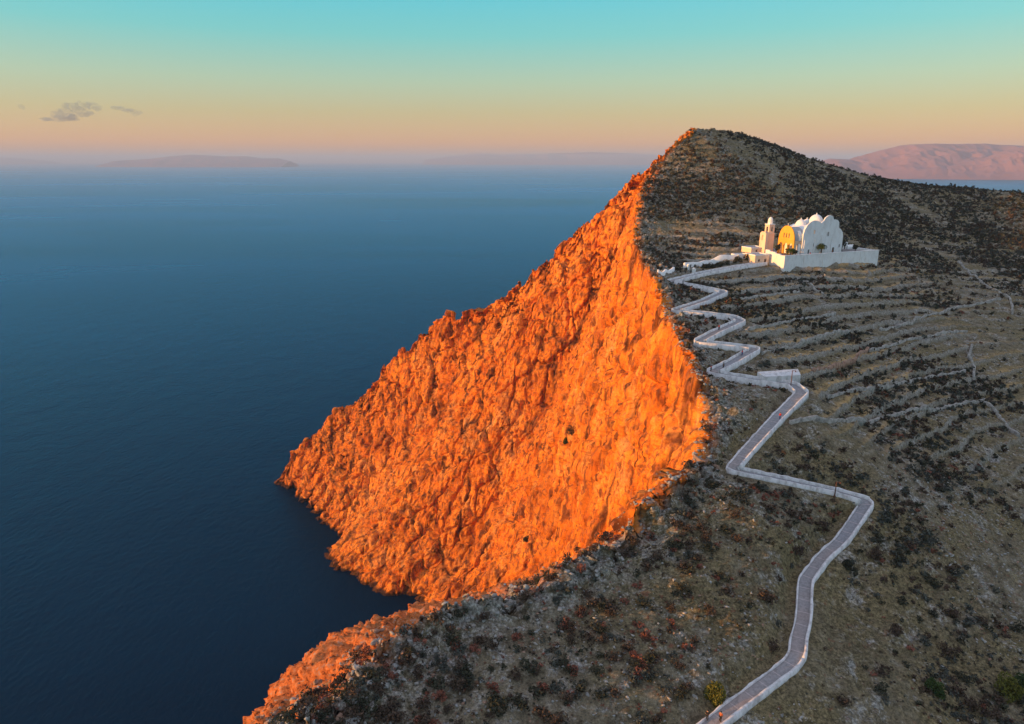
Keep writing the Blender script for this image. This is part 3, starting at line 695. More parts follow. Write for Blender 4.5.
        bm = bmesh.new(); cyl(bm, (a, b, z0+dh-.05), .28, .16, .7, 8); obj('finial', bm, M['white'], d)
    for u in (803, 813, 820, 830.5):
        bm = bmesh.new(); x = px(u); box(bm, x-.3, x+.3, -.95, -.703, 0, 6.5 if u != 820 else 8.5); obj('buttress', bm, M['white'], r)
    for u, w, h in ((833, 1.1, 2.5), (808, .75, 2.15)):
        bm = bmesh.new(); x = px(u); box(bm, x-w/2, x+w/2, -.35, -.25, 0, h-.2); obj('door', bm, M['wood'], r)
church()
def bell_tower():
    b, a = 12.3, -3.6; p = CH0 + D1*a + D2*b
    r = empty('bell_tower', (p.x, p.y, YARD_Z), CH_ROT, 'slender two-stage bell tower with sunlit yellow left side beside the church', 'bell tower')
    bm = bmesh.new(); box(bm, -1.6, 1.6, -1.6, 1.6, 0, 8.2); box(bm, -1.75, 1.75, -1.75, 1.75, 8.203, 8.5); obj('shaft', bm, M['pink'], r)
    for (ax) in ('y', 'x'):
        for t0 in (-1.45, 1.05):
            hole = [arch(0, 1.1, 9.3, 11.6)]
            w = 1.45 if ax == 'y' else 1.047
            obj('belfry_wall', plate([(-w, 8.503), (w, 8.503), (w, 12.4), (-w, 12.4)], hole, ax, t0, t0+.4), M['pink'], r)
    bm = bmesh.new(); box(bm, -1.6, 1.6, -1.6, 1.6, 12.403, 12.7); obj('cornice', bm, M['white'], r)
    bm = bmesh.new(); cyl(bm, (0, 0, 12.703), 1.15, 1.05, 1.3, 8); dome(bm, (0, 0, 14.003), 1.1, 1.7, 12, 6); c = obj('cupola', bm, M['white'], r)
    bm = bmesh.new(); cyl(bm, (0, 0, 15.6), .06, .05, .9, 6); box(bm, -.25, .25, -.04, .04, 16.1, 16.2); obj('cross', bm, M['metal'], c)
    bm = bmesh.new(); cyl(bm, (0, 0, 9.7), .42, .16, .6, 10); dome(bm, (0, 0, 10.3), .16, .12, 8, 3); obj('bell', bm, M['metal'], r)
    # lower stage clasping the shaft
    obj('lower_stage', plate([(-1.9, 0), (1.9, 0), (1.9, 8.6), (1.0, 9.4), (-1.0, 9.4), (-1.9, 8.6)], [arch(0, 1.3, 5.6, 7.9)], 'x', -3.4, -3.0), M['pink'], r)
    bm = bmesh.new(); box(bm, -2.997, -1.603, -1.9, 1.9, 0, 8.6); obj('stair_stage', bm, M['pink'], r)
bell_tower()
def house(name, a, b, la, lb, h, z, m, label, openings=(), parapet=.45, extra=None):
    p = CH0 + D1*a + D2*b; r = empty(name, (p.x, p.y, z), CH_ROT, label, 'house')
    bm = bmesh.new(); box(bm, 0, la, .303, lb, -4, h); obj('wall', bm, m, r)
    hs = [arch(x, w, z0, z1) for (x, w, z0, z1) in openings]
    obj('front_wall', plate([(0, -4), (la, -4), (la, h), (0, h)], hs, 'y', 0, .3), m, r)
    bm = bmesh.new()
    for q in ((-.06, la+.06, -.06, .3), (-.06, la+.06, lb-.3, lb+.06), (-.06, .3, .303, lb-.303), (la-.3, la+.06, .303, lb-.303)): box(bm, *q, h+.003, h+parapet)
    obj('roof_parapet', bm, M['white'], r)
    bm = bmesh.new(); box(bm, .303, la-.303, .303, lb-.303, h+.003, h+.12); obj('roof', bm, M['stucco'], r)
    for (x, w, z0, z1) in openings:
        bm = bmesh.new(); box(bm, x-w/2+.02, x+w/2-.02, .12, .2, z0+.02, z1-w/2); obj('shutter' if z0 > .5 else 'door', bm, M['wood'], r)
    return r
ZL = YARD_Z - 3.2
house('gate_house', -19.0, 2.0, 7.5, 6.5, 3.6, ZL, M['pink'], 'low flat-roofed pink-white house at the churchyard gate, nearest the path', [(2.2, .9, 1.0, 2.3), (5.6, 1.1, .02, 2.4)])
house('annex_house', -22.5, 8.5, 6, 5, 2.0, ZL+1.0, M['white'], 'small white flat-roofed annex at the far left of the church compound', [(3.0, .9, .8, 1.9)])
house('monastery_house', -12.5, 12.6, 7.5, 6.5, 2.6, ZL+2.6, M['pink'], 'pinkish flat-roofed house at the foot of the bell tower', [(3.0, .9, 1.0, 2.2), (6.8, .9, 1.0, 2.2)])
house('small_chapel', 36.5, 8.5, 3.2, 3.4, 2.7, YARD_Z, M['white'], 'tiny white chapel at the right end of the churchyard', [(1.6, .8, .02, 1.9)])
p = CH0 + D1*41.5 + D2*9
bm = bmesh.new(); box(bm, -2.4, 2.4, -1.3, 1.3, 0, .9); prism(bm, [(-1.32, .903), (1.32, .903), (.9, 1.6), (0, 1.9), (-.9, 1.6)], 'x', -2.1, 2.1)
o = obj('ossuary', bm, M['white']); o.location = (p.x, p.y, YARD_Z); o.rotation_euler = (0, 0, CH_ROT); tag(o, 'low white ossuary with a rounded roof in the right corner of the churchyard', 'ossuary')
# gate pillars on the approach
for (u, v, h, w, lab) in ((688, 270.5, 2.1, .8, 'sunlit white pillar, the left one of the pair at the top of the zigzag'), (693.5, 275, 2.3, 1.1, 'sunlit white pillar, the right one of the pair at the top of the zigzag')):
    q = hit(u, v); bm = bmesh.new(); box(bm, -w/2, w/2, -w/2, w/2, -.8, h); box(bm, -w/2-.1, w/2+.1, -w/2-.1, w/2+.1, h+.003, h+.2)
    prism(bm, [(-w/2, h+.203), (w/2, h+.203), (0, h+.203+w*.5)], 'y', -w/2, w/2)
    o = obj('gate_pillar', bm, M['white']); o.location = q; o.rotation_euler = (0, 0, .3); tag(o, lab, 'pillar', 'gate pillars')

# ------------------------------------------------------------------ dry stone field walls
fw = [([(958, 262), (975, 276), (992, 290), (1008, 298), (1012, 306), (1012, 315)], 'long field wall descending to the right edge below the ridge'),
      ([(984, 404), (996, 415), (1006, 425), (1018, 437)], 'short diagonal field wall near the right edge below the terraces'),
      ([(972, 345), (968, 358), (974, 370), (972, 384)], 'crooked field wall running downhill across the right-hand terraces'),
      ([(790, 424), (830, 423), (880, 419), (930, 411), (984, 400)], 'longest terrace wall, level with the straight ramp of the path'),
      ([(812, 371), (835, 366), (855, 359), (868, 350)], 'pinkish terrace wall just right of the lamp post bend'),
      ([(760, 353), (800, 343), (830, 335), (850, 333)], 'terrace wall starting at the second hairpin and running right'),
      ([(746, 331), (785, 323), (815, 318), (835, 315)], 'terrace wall starting at the middle hairpin and running right'),
      ([(803, 282), (812, 287), (822, 293), (823, 296)], 'broken wall stub on the slope below the churchyard wall'),
      ([(824, 276), (832, 279), (836, 283)], 'low tumbled wall below the middle of the churchyard wall'),
      ([(826, 397), (870, 389), (920, 380), (965, 372)], 'terrace wall above the longest one, right of the ramp'),
      ([(870, 352), (905, 341), (940, 334), (968, 332)], 'terrace wall midway up the right-hand slope'),
      ([(880, 331), (915, 319), (955, 309), (1000, 300)], 'terrace wall ending at the corner of the long field wall'),
      ([(694, 458), (702, 463), (712, 467), (722, 472)], 'low broken wall reaching from the cliff edge to the lower left bend'),
      ([(740, 300), (770, 296), (800, 292)], 'terrace wall starting near the upper right hairpin')]
for i, (pp, lab) in enumerate(fw):
    pts = [hit(u, v) for u, v in pp]
    polywall('field_wall', pts, .7, M['rock_rust'] if i in (4, 12) else M['field_stone'], 'dry stone ' + lab, 'stone wall', 'dry stone field walls', h=.75, depth=1.2, hv=.4, seed=300+i)

# ------------------------------------------------------------------ lamp posts
def lamp(u, v, h, label):
    q = hit(u, v); r = empty('lamp_post', q, 0, label, 'lamp post', 'lamp posts by the path')
    bm = bmesh.new(); cyl(bm, (0, 0, -.6), .13, .08, h+.6, 10); obj('pole', bm, M['metal'], r)
    bm = bmesh.new(); cyl(bm, (0, 0, 0), .22, .18, .35, 10); obj('base', bm, M['metal'], r)
    bm = bmesh.new(); box(bm, 0, .75, -.05, .05, h-.12, h-.03); obj('arm', bm, M['metal'], r)
    bm = bmesh.new(); cyl(bm, (.8, 0, h-.36), .2, .07, .26, 10); obj('lamp_head', bm, M['metal'], r)
lamp(790.5, 388, 4.6, 'rusty lamp post standing at the bend in front of the pale platform')
lamp(834.5, 497, 3.4, 'rusty lamp post at the path edge left of the big right-hand bend')

# ------------------------------------------------------------------ people
def skin_mesh(verts, edges, rad, sub=1):
    me = bpy.data.meshes.new('t'); me.from_pydata(verts, edges, []); o = bpy.data.objects.new('t', me); COL.objects.link(o)
    md = o.modifiers.new('s', 'SKIN'); me.skin_vertices[0].data[0].use_root = True
    for i, r_ in enumerate(rad): me.skin_vertices[0].data[i].radius = (r_, r_) if not isinstance(r_, tuple) else r_
    if sub: sb = o.modifiers.new('b', 'SUBSURF'); sb.levels = sub; sb.render_levels = sub
    dg = bpy.context.evaluated_depsgraph_get(); m2 = bpy.data.meshes.new_from_object(o.evaluated_get(dg)); bpy.data.objects.remove(o)
    m2.polygons.foreach_set('use_smooth', [True]*len(m2.polygons)); return m2
def person_meshes():
    V = [(0,0,.95),(0,0,1.15),(0,0,1.38),(0,0,1.50),(0,.01,1.62),(0,.01,1.70), (.19,0,1.40),(.25,.02,1.12),(.24,-.08,.88), (-.19,0,1.40),(-.25,-.02,1.12),(-.23,-.12,.90),
         (.09,0,.90),(.10,-.06,.50),(.11,.05,.08),(.11,-.08,.04), (-.09,0,.90),(-.10,.05,.50),(-.11,.16,.08),(-.11,.04,.04)]
    E = [(0,1),(1,2),(2,3),(3,4),(4,5),(2,6),(6,7),(7,8),(2,9),(9,10),(10,11),(0,12),(12,13),(13,14),(14,15),(0,16),(16,17),(17,18),(18,19)]
    Rr = [.13,.12,.14,.055,.09,.07,.06,.045,.035,.06,.045,.035,.085,.06,.045,.04,.085,.06,.045,.04]
    body = skin_mesh(V, E, Rr)
    k = [0,1,2,6,7,9,10]; mp = {v: i for i, v in enumerate(k)}
    shirt = skin_mesh([V[i] for i in k], [(mp[a], mp[b]) for a, b in E if a in mp and b in mp], [Rr[i]*1.22+.01 for i in k])
    k2 = [0,12,13,14,16,17,18]; mp = {v: i for i, v in enumerate(k2)}
    tr = skin_mesh([V[i] for i in k2], [(mp[a], mp[b]) for a, b in E if a in mp and b in mp], [Rr[i]*1.2+.012 for i in k2])
    bm = bmesh.new(); dome(bm, (0, .02, 1.62), .115, .16, 10, 4); me = bpy.data.meshes.new('hair'); bm.to_mesh(me); bm.free()
    return body, shirt, tr, me
PM = person_meshes()
def person(u, v, rz, shirt, trousers, label, sc=1.0, pos=None):
    q = pos or hit(u, v); r = empty('person', q, rz, label, 'person'); r.scale = (sc,)*3
    for nm, me, mm in (('body', PM[0], 'skin'), ('shirt', PM[1], shirt), ('trousers', PM[2], trousers), ('hair', PM[3], 'hair')):
        m2 = me.copy(); m2.name = nm; m2.materials.clear(); m2.materials.append(M[mm]); o = bpy.data.objects.new(nm, m2); COL.objects.link(o); o.parent = r
def on_path(u, v, off=0):
    q = hit(u, v); i = int(np.argmin(np.hypot(PATH[:, 0]-q.x, PATH[:, 1]-q.y))); return Vector((PATH[i, 0]+PN[i, 0]*off, PATH[i, 1]+PN[i, 1]*off, PATH[i, 2]+.02))
person(0, 0, 2.6, 'black', 'black', 'person in black walking on the bottom stretch of path, left of the pair', pos=on_path(706, 722, .9))
person(0, 0, 2.4, 'terracotta', 'black', 'person in dark red walking on the bottom stretch, right of the pair', pos=on_path(712, 718, -.4))
person(0, 0, .5, 'red', 'black', 'person in red on the middle climb of the zigzags', pos=on_path(719, 331, .6))
person(0, 0, .5, 'red', 'blue', 'person in red on the climb below the second right hairpin', pos=on_path(741, 357, .5))
person(0, 0, .9, 'red', 'black', 'person in red at the lowest cliff-side hairpin', pos=on_path(715, 373, .7))
person(0, 0, .9, 'black', 'black', 'person in black just right of the lowest cliff-side hairpin', pos=on_path(724, 370, -.6))
person(0, 0, 1.4, 'blue', 'black', 'person in dark clothes on the topmost level zigzag', pos=on_path(689, 284, .3))
person(0, 0, 2.9, 'red', 'blue', 'person in red walking halfway up the straight ramp', pos=on_path(776, 420, -.8))
def yard(a, b): return CH0 + D1*a + D2*b
person(0, 0, 0, 'red', 'black', 'person in red standing in the churchyard below the ochre front', pos=yard(5.0, -4.5))
person(0, 0, 2, 'cream', 'terracotta', 'person in cream top and rust trousers in the churchyard left of the small tree', pos=yard(10.0, -4.6))
person(0, 0, 4, 'terracotta', 'black', 'person in rust shirt in the churchyard right of the small tree', pos=yard(19.5, -2.6))

# ------------------------------------------------------------------ foliage
def leaf_cloud(n, rx, ry, rz, leaf, seed, zc=None, lumps=5, floor=True):
    r = np.random.default_rng(seed); cz = rz*.45 if zc is None else zc
    lc = r.normal(size=(lumps, 3))*[rx*.42, ry*.42, rz*.3]; lr = r.uniform(.35, .7, lumps)
    k = r.integers(0, lumps, n); d = r.normal(size=(n, 3)); d /= np.linalg.norm(d, axis=1, keepdims=True)
    c = lc[k] + d*(lr[k]*r.uniform(.55, 1.0, n)**.5)[:, None]*[rx, ry, rz]; c[:, 2] += cz
    if floor: c[:, 2] = np.maximum(c[:, 2], -.15+.1*r.random(n))
    a = r.normal(size=(n, 3)); a /= np.linalg.norm(a, axis=1, keepdims=True); b = np.cross(a, r.normal(size=(n, 3))); b /= np.linalg.norm(b, axis=1, keepdims=True)
    s = leaf*r.uniform(.6, 1.4, n)[:, None]
    V = np.stack([c - a*s, c + b*s*.6, c + a*s, c - b*s*.6], 1).reshape(-1, 3); return V, np.arange(4*n).reshape(n, 4)
def shrub_kind(label, m, seed, n=260, group=None, name='shrub', rx=1, rz=.8, leaf=.13):
    V, Fq = leaf_cloud(n, rx, rx, rz, leaf, seed); r = empty(name, (0, 0, -1), 0, label, 'shrub', group)
    np_mesh('foliage', V, Fq, m, r)
    bm = bmesh.new()
    for k in range(4):
        a = k*1.6+seed; b0 = bm.verts.new((0, 0, -.3)); 
        cyl(bm, (.12*math.cos(a), .12*math.sin(a), -.3), .05, .025, .3+rz*.7, 5); bm.verts.remove(b0)
    obj('stem', bm, M['bark'], r); return r
def tree(pos, h, cr, m, label, seed, n=900, name='tree', leaf=.22, group=None):
    r = empty(name, pos, 0, label, 'tree', group); rr = random.Random(seed)
    V = [(0,0,-.3),(.05,0,h*.3),(.1,.05,h*.5)]; E = [(0,1),(1,2)]; Rd = [h*.045, h*.035, h*.028]
    for k in range(5):
        a = k*1.26+rr.random(); V.append((.1+cr*.5*math.cos(a), .05+cr*.5*math.sin(a), h*(.7+.15*rr.random()))); E.append((2, len(V)-1)); Rd.append(h*.012)
    me = skin_mesh(V, E, Rd, 0); me.materials.append(M['bark']); t = bpy.data.objects.new('trunk', me); COL.objects.link(t); t.parent = r
    Vv, Fq = leaf_cloud(n, cr, cr, h*.32, leaf, seed, h*.72, 9, False); np_mesh('crown', Vv, Fq, m, r); return r
tree(yard(13.5, -2.0), 5.2, 2.0, M['leaf_green'], 'small round tree with bare trunk in front of the white church wall', 5)
tree(yard(30.5, 3.0), 5.6, 3.2, M['leaf_dark'], 'dark spreading tree at the right end of the church', 6, 1300)
tree(yard(35.0, -.5), 3.4, 1.4, M['leaf_dark'], 'small dark tree left of the tiny chapel', 7, 600)
tree(yard(-3.2, -1.5), 3.4, 2.2, M['leaf_green'], 'bushy green tree in front of the left ochre arches', 8, 1000)
tree(yard(-4.8, 4.5), 4.4, 1.3, M['leaf_dark'], 'narrow dark tree between the bell tower and the ochre front', 9, 700)
tree(yard(-1.2, -2.2), 2.6, 1.4, M['leaf_dark'], 'low dark bushy tree before the middle ochre arch', 10, 600)
bush_spots = [(705,268.5),(709,268),(713,267.5),(718,266.8),(723,266),(728,265.3),(735,262),(739,261.5),(746,259.8),(753,260.4),(757,259.6)]
for i, (u, v) in enumerate(bush_spots):
    q = hit(u, v); a, k_ = rayk(u, v)
    V, Fq = leaf_cloud(500, 1.35, 1.2, 1.5 + (.7 if i in (6, 7, 8) else 0), .2, 60+i); r = empty('garden_bush', q, 0,
      f'dark rounded bush in the row along the church approach, {["first","second","third","fourth","fifth","sixth","seventh","eighth","ninth","tenth","eleventh"][i]} from the left', 'bush', 'bushes along the church approach')
    np_mesh('foliage', V, Fq, M['leaf_dark'], r)
    bm = bmesh.new(); cyl(bm, (0, 0, -.3), .12, .08, 1.2, 7); obj('stem', bm, M['bark'], r)
for (u, v, s, hh, mm, lab, sd1) in ((714, 700, 1.55, 2.2, 'leaf_olive', 'rounded olive-green bush against the left parapet of the bottom stretch', 71), (1010, 694, 1.9, 2.3, 'leaf_olive', 'yellow-green bush at the right edge of the picture', 72),
                          (1024, 690, 1.5, 1.8, 'leaf_green', 'green bush growing behind the yellow-green one at the right edge', 75), (935, 692, 1.1, 1.7, 'leaf_green', 'dark green bush on the slope left of the yellow-green one', 73), (847, 567, .9, .8, 'leaf_dark', 'black-green bush right of the path below the big bend', 74),
                          (572, 434, 3.2, 3.6, 'leaf_dark', 'dark bush clinging to a cleft in the middle of the orange cliff face', 76), (527, 541, 2.2, 2.2, 'leaf_dark', 'dark bush clinging low on the orange cliff face', 77), (566, 444, 1.8, 2.0, 'leaf_green', 'small green bush just below the dark one on the orange cliff', 78)):
    if lab is None: continue
    q = hit(u, v); r = empty('bush', q, 0, lab, 'bush'); V, Fq = leaf_cloud(3200, s, s, hh, .15, sd1, lumps=9); np_mesh('foliage', V, Fq, M[mm], r)
    bm = bmesh.new(); cyl(bm, (0, 0, -.3), .12, .08, 1.2, 7); obj('stem', bm, M['bark'], r)

# scrub and stones over the upland: candidate spots on the finished sheet, seen from the viewpoint's side of the ridge
inl = HP[:, 296:560]
def candidates(n, seed):
    r = np.random.default_rng(seed); out_ = []
    while sum(len(o) for o in out_) < n:
        # area-weighted in plan, denser near the viewer
        y = 70 + 430*r.random(4*n)**1.15; x = -45 + r.random(4*n)*(y*.74+60); keep = r.random(4*n) < np.clip((y*.74+60)/250, .3, 1)
        x, y = x[keep], y[keep]
        p = P0(x, y); dz = p-HC
        # in view test
        cyv = dz; f_ = y*CT - dz*ST; up_ = y*ST + dz*CT; u = 512 + F*x/f_; v = 362 - F*up_/f_
        m = (u > 230) & (u < 1045) & (v < 745) & (y < 496)
        pd, _ = path_dist(x, y); m &= pd > 3.2
        a, b = yard_local(x, y); m &= ~((a > -22) & (a < YARD_L+2) & (b > -1.5) & (b < YARD_D+3))
        # stay inland of the edge
        lx = np.interp(y, LIPY, LIPX); m &= x > lx + np.where(y < 124, -13, 1.5)
        out_.append(np.stack([x[m], y[m]], 1))
    return np.concatenate(out_)[:n]
_l = np.array([s[0] for s in ST_[:16]]); LIPY, LIPX = _l[:, 1], _l[:, 0]
def on_ground(xy_):
    res = np.zeros(len(xy_))
    for i, (x, y) in enumerate(xy_): res[i] = ground(x, y)
    return res
def scatter(kind, N, seed, size_fn, dens_fn):
    c = candidates(int(N*1.8), seed); r = np.random.default_rng(seed+1)
    w = dens_fn(c[:, 0], c[:, 1]); c = c[r.random(len(c)) < w][:N]; z = on_ground(c); ok = z > 50; c, z = c[ok], z[ok]
    s = size_fn(c[:, 0], c[:, 1], r); return c, z, s, r
def stuff_mesh(name, pieces, mats, c, z, s, r, mi, label=None, squash=(.7, 1.1), sink=.1):
    V, Fx, MI = [], [], []; off = 0
    for i in range(len(c)):
        pv, pf = pieces[r.integers(len(pieces))]; a = r.random()*6.283; ca, sa = math.cos(a), math.sin(a); k = r.uniform(*squash)
        v = pv*s[i]; v = np.c_[v[:, 0]*ca - v[:, 1]*sa, v[:, 0]*sa + v[:, 1]*ca, v[:, 2]*k]; v += [c[i, 0], c[i, 1], z[i] - sink*s[i]]
        V.append(v); Fx.append(pf+off); off += len(v); MI.append(np.full(len(pf), mi[i]))
    return tag(np_mesh(name, np.concatenate(V), np.concatenate(Fx), mats, mat_idx=np.concatenate(MI)), kind='stuff')
# --- shrubs
def shrub_size(x, y, r): return (.26 + 1.25*r.random(len(x))**3.6) * (1 + .35*sst(250, 420, y))
def shrub_dens(x, y):
    surf(x, y, x - np.interp(y, LIPY, LIPX), False); ft = SURF_EX['foot']
    n = fbm(x/25, y/25, 0*x, 3, 77); return np.clip(.42 + .9*n + .9*ft + .35*sst(300, 380, y) + .02*sst(170, 120, y) - .3*sst(150, 190, y)*sst(330, 290, y)*(x > 70), .04, 1)
c, z, s, r = scatter('shrub', 34000, 500, shrub_size, shrub_dens)
dist = np.hypot(c[:, 0], c[:, 1]); left_of_path = c[:, 0] < np.interp(c[:, 1], PATH[np.argsort(PATH[:, 1]), 1], PATH[np.argsort(PATH[:, 1]), 0])
pr = r.random(len(c)); redp = np.where(left_of_path & (c[:, 1] < 240), .24, .05) * (1-sst(280, 340, c[:, 1]))
kindi = np.where(pr < redp, 2, np.where(pr < redp+.20, 0, np.where(pr < redp+.58, 1, 3)))
s = s*np.where(kindi == 2, .78, 1.0)
smats = [M['leaf_dark'], M['leaf_brown'], M['leaf_red'], M['leaf_grey']]
app = s/dist; order = np.argsort(-app); top = order[:300]; rest = order[300:]
G_S = 'low scrub bushes dotted over the slope'
kinds_obj = []; NAMES = ['dark green', 'brown', 'rust-red', 'grey-green']
for k in range(4):
    kinds_obj.append([shrub_kind('x', smats[k], 900+10*k+j, 260, G_S, rx=.8, rz=.75, leaf=.12) for j in range(2)])
note_kids()
MARKS = [((714, 695), 'the olive bush at the bottom parapet'), ((797, 655), 'the lowest elbow of the path'), ((805, 600), 'the second elbow of the path'), ((868, 502), 'the big right-hand bend'),
         ((731, 470), 'the lower left bend'), ((834, 490), 'the lower lamp post'), ((765, 430), 'the straight ramp'), ((795, 388), 'the upper lamp post'), ((711, 373), 'the lowest cliff-side hairpin'), ((1010, 685), 'the yellow-green bush'),
         ((935, 688), 'the dark green bush'), ((847, 567), 'the black-green bush'), ((400, 620), 'the notch where cliff meets sea'), ((300, 700), 'the sunlit spur'), ((450, 690), 'the bottom left rim'), ((580, 570), 'the shaded end of the rim'),
         ((600, 690), 'the bottom edge'), ((680, 620), 'the scrub midway to the path'), ((560, 630), 'the rocky knoll in the foreground'), ((640, 520), 'the rim below the big face'), ((950, 560), 'the right-hand slope'), ((850, 700), 'the bottom right edge')]
def where_is(p):
    dz = p[2]-HC; f_ = p[1]*CT - dz*ST; up_ = p[1]*ST + dz*CT; u = 512 + F*p[0]/f_; v = 362 - F*up_/f_
    (mu, mv), nm = min(MARKS, key=lambda q: (q[0][0]-u)**2 + (q[0][1]-v)**2); d = math.hypot(mu-u, mv-v)
    rel = ('left of' if u < mu else 'right of') if abs(u-mu) > abs(v-mv) else ('above' if v < mv else 'below')
    return ('just ' if d < 22 else 'well ' if d > 55 else '') + rel + ' ' + nm
def zone(x, y, lft):
    if y > 300: return 'on the hillside around the church'
    if lft: return 'left of the bottom stretch of path' if y < 105 else ('between the path and the cliff edge in the foreground' if y < 140 else 'between the cliff edge and the zigzags')
    return 'in the lower right corner' if y < 95 else ('right of the path in the foreground' if y < 130 else 'on the slope right of the straight ramp')
used = set()
for i in top:
    src = kinds_obj[kindi[i]][int(r.integers(2))]
    o = src if src.name not in used else copy_tree(src)
    used.add(src.name); o.location = (c[i, 0], c[i, 1], z[i]-.05); o.rotation_euler = (0, 0, r.random()*6.28); q = s[i]*1.15; o.scale = (q*1.15, q, q*r.uniform(.7, 1.05))
    sz = 'large' if s[i] > .85 else ('low' if s[i] < .6 else 'rounded')
    o['label'] = f'{sz} {NAMES[kindi[i]]} scrub bush {where_is((c[i,0], c[i,1], z[i]))}'
near = rest[dist[rest] < 190]; far = rest[dist[rest] >= 190]
pieces_n = [leaf_cloud(46, .8, .8, .75, .26, 700+j, lumps=4) for j in range(7)]; pieces_f = [leaf_cloud(28, .85, .85, .75, .33, 800+j, lumps=3) for j in range(6)]
stuff_mesh('scrub', pieces_n, smats, c[near], z[near], s[near], r, kindi[near])
stuff_mesh('distant_scrub', pieces_f, smats, c[far], z[far], s[far]*1.05, r, kindi[far])
# --- stones
def rock_piece(seed, sub=1):
    bm = bmesh.new(); bmesh.ops.create_icosphere(bm, subdivisions=sub, radius=1); r_ = np.random.default_rng(seed)
    V = np.array([v.co[:] for v in bm.verts]); Fx = np.array([[v.index for v in f.verts] for f in bm.faces]); bm.free()
    for _ in range(9):
        n = r_.normal(size=3); n /= np.linalg.norm(n); d = V @ n; cut = r_.uniform(.22, .6); V = V - np.outer(np.maximum(d-cut, 0), n)
    V *= r_.uniform(.65, 1.25, 3)*[1, 1, .75]; V += r_.normal(size=V.shape)*.05; V[:, 2] += .25; return V, Fx
def rock_size(x, y, r): 
    L = x - np.interp(y, LIPY, LIPX); return (.13 + .42*r.random(len(x))**3) * (1 + .7*np.exp(-(L/8)**2)) * (1+.3*sst(200, 400, y))
def rock_dens(x, y):
    L = x - np.interp(y, LIPY, LIPX); n = fbm(x/18, y/18, 0*x, 3, 88); return np.clip(.30 + 1.0*n + .8*np.exp(-(L/10)**2), .02, 1)
c, z, s, r = scatter('stone', 26000, 600, rock_size, rock_dens)
# extra boulders packed along the rim
nb = 6500; rr_ = np.random.default_rng(77); yy = 66 + 400*rr_.random(nb)**2.6; xx = np.interp(yy, LIPY, LIPX) + np.abs(rr_.normal(size=nb)*6)-np.where(yy < 127, 30, 0)*rr_.random(nb)
pdx, _ = path_dist(xx, yy); okb = pdx > 3.4; xx, yy = xx[okb], yy[okb]; cb = np.stack([xx, yy], 1); zb = on_ground(cb); ok = zb > 100; cb, zb = cb[ok], zb[ok]; sb_ = .25 + .62*rr_.random(len(cb))**3
c = np.vstack([c, cb]); z = np.r_[z, zb]; s = np.r_[s, sb_]
dist = np.hypot(c[:, 0], c[:, 1]); L = c[:, 0] - np.interp(c[:, 1], LIPY, LIPX)
pr = r.random(len(c)); ki = np.where(pr < np.where(L < -4, .35, .62), 0, np.where(pr < np.where(L < -4, .45, .85), 1, 2)); rmats = [M['rock_grey'], M['rock_pale'], M['rock_rust']]
order = np.argsort(-s/dist); top = order[:300]; rest = order[300:]
rock_me = []
for k in range(3):
    for j in range(3):
        V, Fx = rock_piece(950+5*k+j, 3); V += .05*np.stack([fbm(V[:, 0]*3, V[:, 1]*3, V[:, 2]*3, 3, 40+q+j) for q in range(3)], 1)
        o = np_mesh('boulder', V, Fx, rmats[k]); rock_me.append([k, o, False])
RN = ['grey', 'pale', 'rust-stained']
for i in top:
    e = rock_me[ki[i]*3 + int(r.integers(3))]; o = e[1] if not e[2] else e[1].copy()
    if e[2]: COL.objects.link(o)
    e[2] = True
    o.location = (c[i, 0], c[i, 1], z[i]-.12*s[i]); o.rotation_euler = (0, 0, r.random()*6.28); q = s[i]; o.scale = (q*1.2, q, q)
    lf = L[i] < 12
    tag(o, f'{"big" if s[i] > .7 else ("small" if s[i] < .5 else "blocky")} {RN[ki[i]]} boulder {where_is((c[i,0], c[i,1], z[i]))}', 'boulder', 'loose boulders on the slope')
stuff_mesh('loose_stones', [rock_piece(30+j, 1) for j in range(8)], rmats, c[rest], z[rest], s[rest], r, ki[rest], sink=.2)

# ------------------------------------------------------------------ distant islands
def island(name, pts, Y, depth, m, seed, amp, label=None):
    """pts: outline (u, v of crest) -> real heights at range Y; a mountain body with a crest and flanks"""
    U = np.array([p[0] for p in pts], float); n = 260; uu = np.linspace(U[0], U[-1], n); vv = np.interp(uu, U, [p[1] for p in pts])
    Wp = np.array([tuple(at_y(u, v, Y)) for u, v in zip(uu, vv)]); H = np.maximum(Wp[:, 2], 1)
    nd = 90; t = np.linspace(-1, 1, nd)[None, :]; X = Wp[:, 0][:, None] + 0*t; Yy = Y + t*depth*(.35+.65*(H/H.max())[:, None])
    sh = np.clip(1-np.abs(t), 0, 1)**.8
    hh = H[:, None]*sh; k = Y*.035
    ero = ridged(X/k, Yy/k, 0*X, 5, seed, .55)*.5
    Z = hh*(1 + amp*(ero-.35)*(1-sh**3)) - 8*(1-sh)*1.0 - 6
    V = np.stack([X, Yy, Z], -1).reshape(-1, 3); i = np.arange(n*nd).reshape(n, nd)
    return tag(np_mesh(name, V, np.stack([i[:-1, :-1], i[:-1, 1:], i[1:, 1:], i[1:, :-1]], -1).reshape(-1, 4), m, smooth=True), kind='structure')
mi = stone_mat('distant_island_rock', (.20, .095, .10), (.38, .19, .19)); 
g = G(mi)
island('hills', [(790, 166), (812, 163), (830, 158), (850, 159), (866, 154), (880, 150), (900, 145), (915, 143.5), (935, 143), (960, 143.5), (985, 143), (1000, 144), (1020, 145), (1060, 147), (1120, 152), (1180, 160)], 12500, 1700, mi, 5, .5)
island('hills', [(905, 176), (930, 171), (960, 163), (985, 157), (1005, 150), (1024, 146), (1060, 143), (1120, 146), (1180, 160)], 11300, 900, mi, 9, .6)
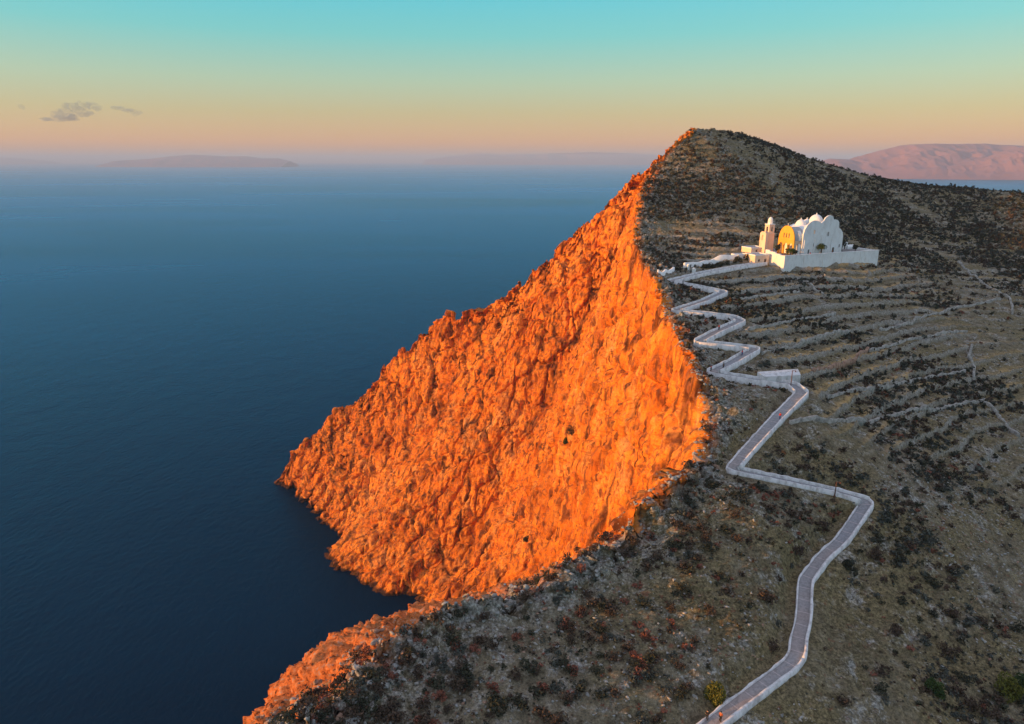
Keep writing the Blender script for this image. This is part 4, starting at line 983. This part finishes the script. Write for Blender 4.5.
island('far_island', [(112, 161), (125, 160), (150, 158.6), (170, 156), (190, 154.4), (205, 154.8), (225, 156.2), (245, 155.8), (262, 158.2), (278, 158), (290, 161)], 31000, 2200, mi, 13, .6)
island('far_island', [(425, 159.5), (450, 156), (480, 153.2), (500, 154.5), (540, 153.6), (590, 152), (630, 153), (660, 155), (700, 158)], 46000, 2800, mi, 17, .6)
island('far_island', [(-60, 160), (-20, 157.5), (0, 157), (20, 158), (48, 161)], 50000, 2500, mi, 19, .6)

# ------------------------------------------------------------------ clouds: thin grey puffs above the haze
cm = bpy.data.materials.new('cloud_vapour'); cm.use_nodes = True; ct = cm.node_tree; ct.nodes.remove(ct.nodes['Principled BSDF'])
pv = ct.nodes.new('ShaderNodeVolumePrincipled'); pv.inputs['Density'].default_value = .0024; pv.inputs['Color'].default_value = (.26, .40, .62, 1)
ct.links.new(pv.outputs[0], ct.nodes['Material Output'].inputs['Volume'])
def cloud(spots, label, seed):
    r = np.random.default_rng(seed); bm = bmesh.new()
    for (u, v, w, h) in spots:
        p = at_y(u, v, 15000); s = 15000/F; sub = bmesh.ops.create_icosphere(bm, subdivisions=3, radius=1)['verts']
        Vs = np.array([x.co[:] for x in sub]); d = 1 + .45*fbm(Vs[:, 0]*1.7+u, Vs[:, 1]*1.7, Vs[:, 2]*1.7+v, 4, seed, .6)
        for x, k in zip(sub, d): x.co = Vector((p.x + x.co.x*w*s*k, p.y + x.co.y*w*s*.7*k, p.z + x.co.z*h*s*k))
    tag(obj('cloud', bm, cm), label, 'cloud')
cloud([(50, 119, 9, 2.2), (62, 113, 8, 4), (70, 108, 8, 5.5), (80, 108, 8, 5), (90, 106, 7, 3.6), (97, 108, 5, 3), (66, 117, 12, 4), (84, 114, 8, 3), (56, 114, 6, 3)], 'small ragged grey cloud low in the sky on the left', 3)
cloud([(22, 107, 3.2, 3)], 'tiny grey cloud fleck at the far left of the sky', 4)
cloud([(118, 108, 6, 1.6), (128, 110.5, 7, 2), (137, 113, 5, 2.4)], 'thin wispy grey cloud just right of the ragged one', 5)

# ------------------------------------------------------------------ haze
hm = bpy.data.materials.new('sea_haze'); hm.use_nodes = True; ht = hm.node_tree; ht.nodes.remove(ht.nodes['Principled BSDF'])
hv = ht.nodes.new('ShaderNodeVolumePrincipled'); hv.inputs['Density'].default_value = .00005; hv.inputs['Color'].default_value = (.50, .66, .92, 1); hv.inputs['Anisotropy'].default_value = 0.0
ht.links.new(hv.outputs[0], ht.nodes['Material Output'].inputs['Volume'])
bm = bmesh.new(); box(bm, -62000, 62000, -61000, 62000, -16, 570); o = obj('haze', bm, hm); tag(o, kind='stuff')
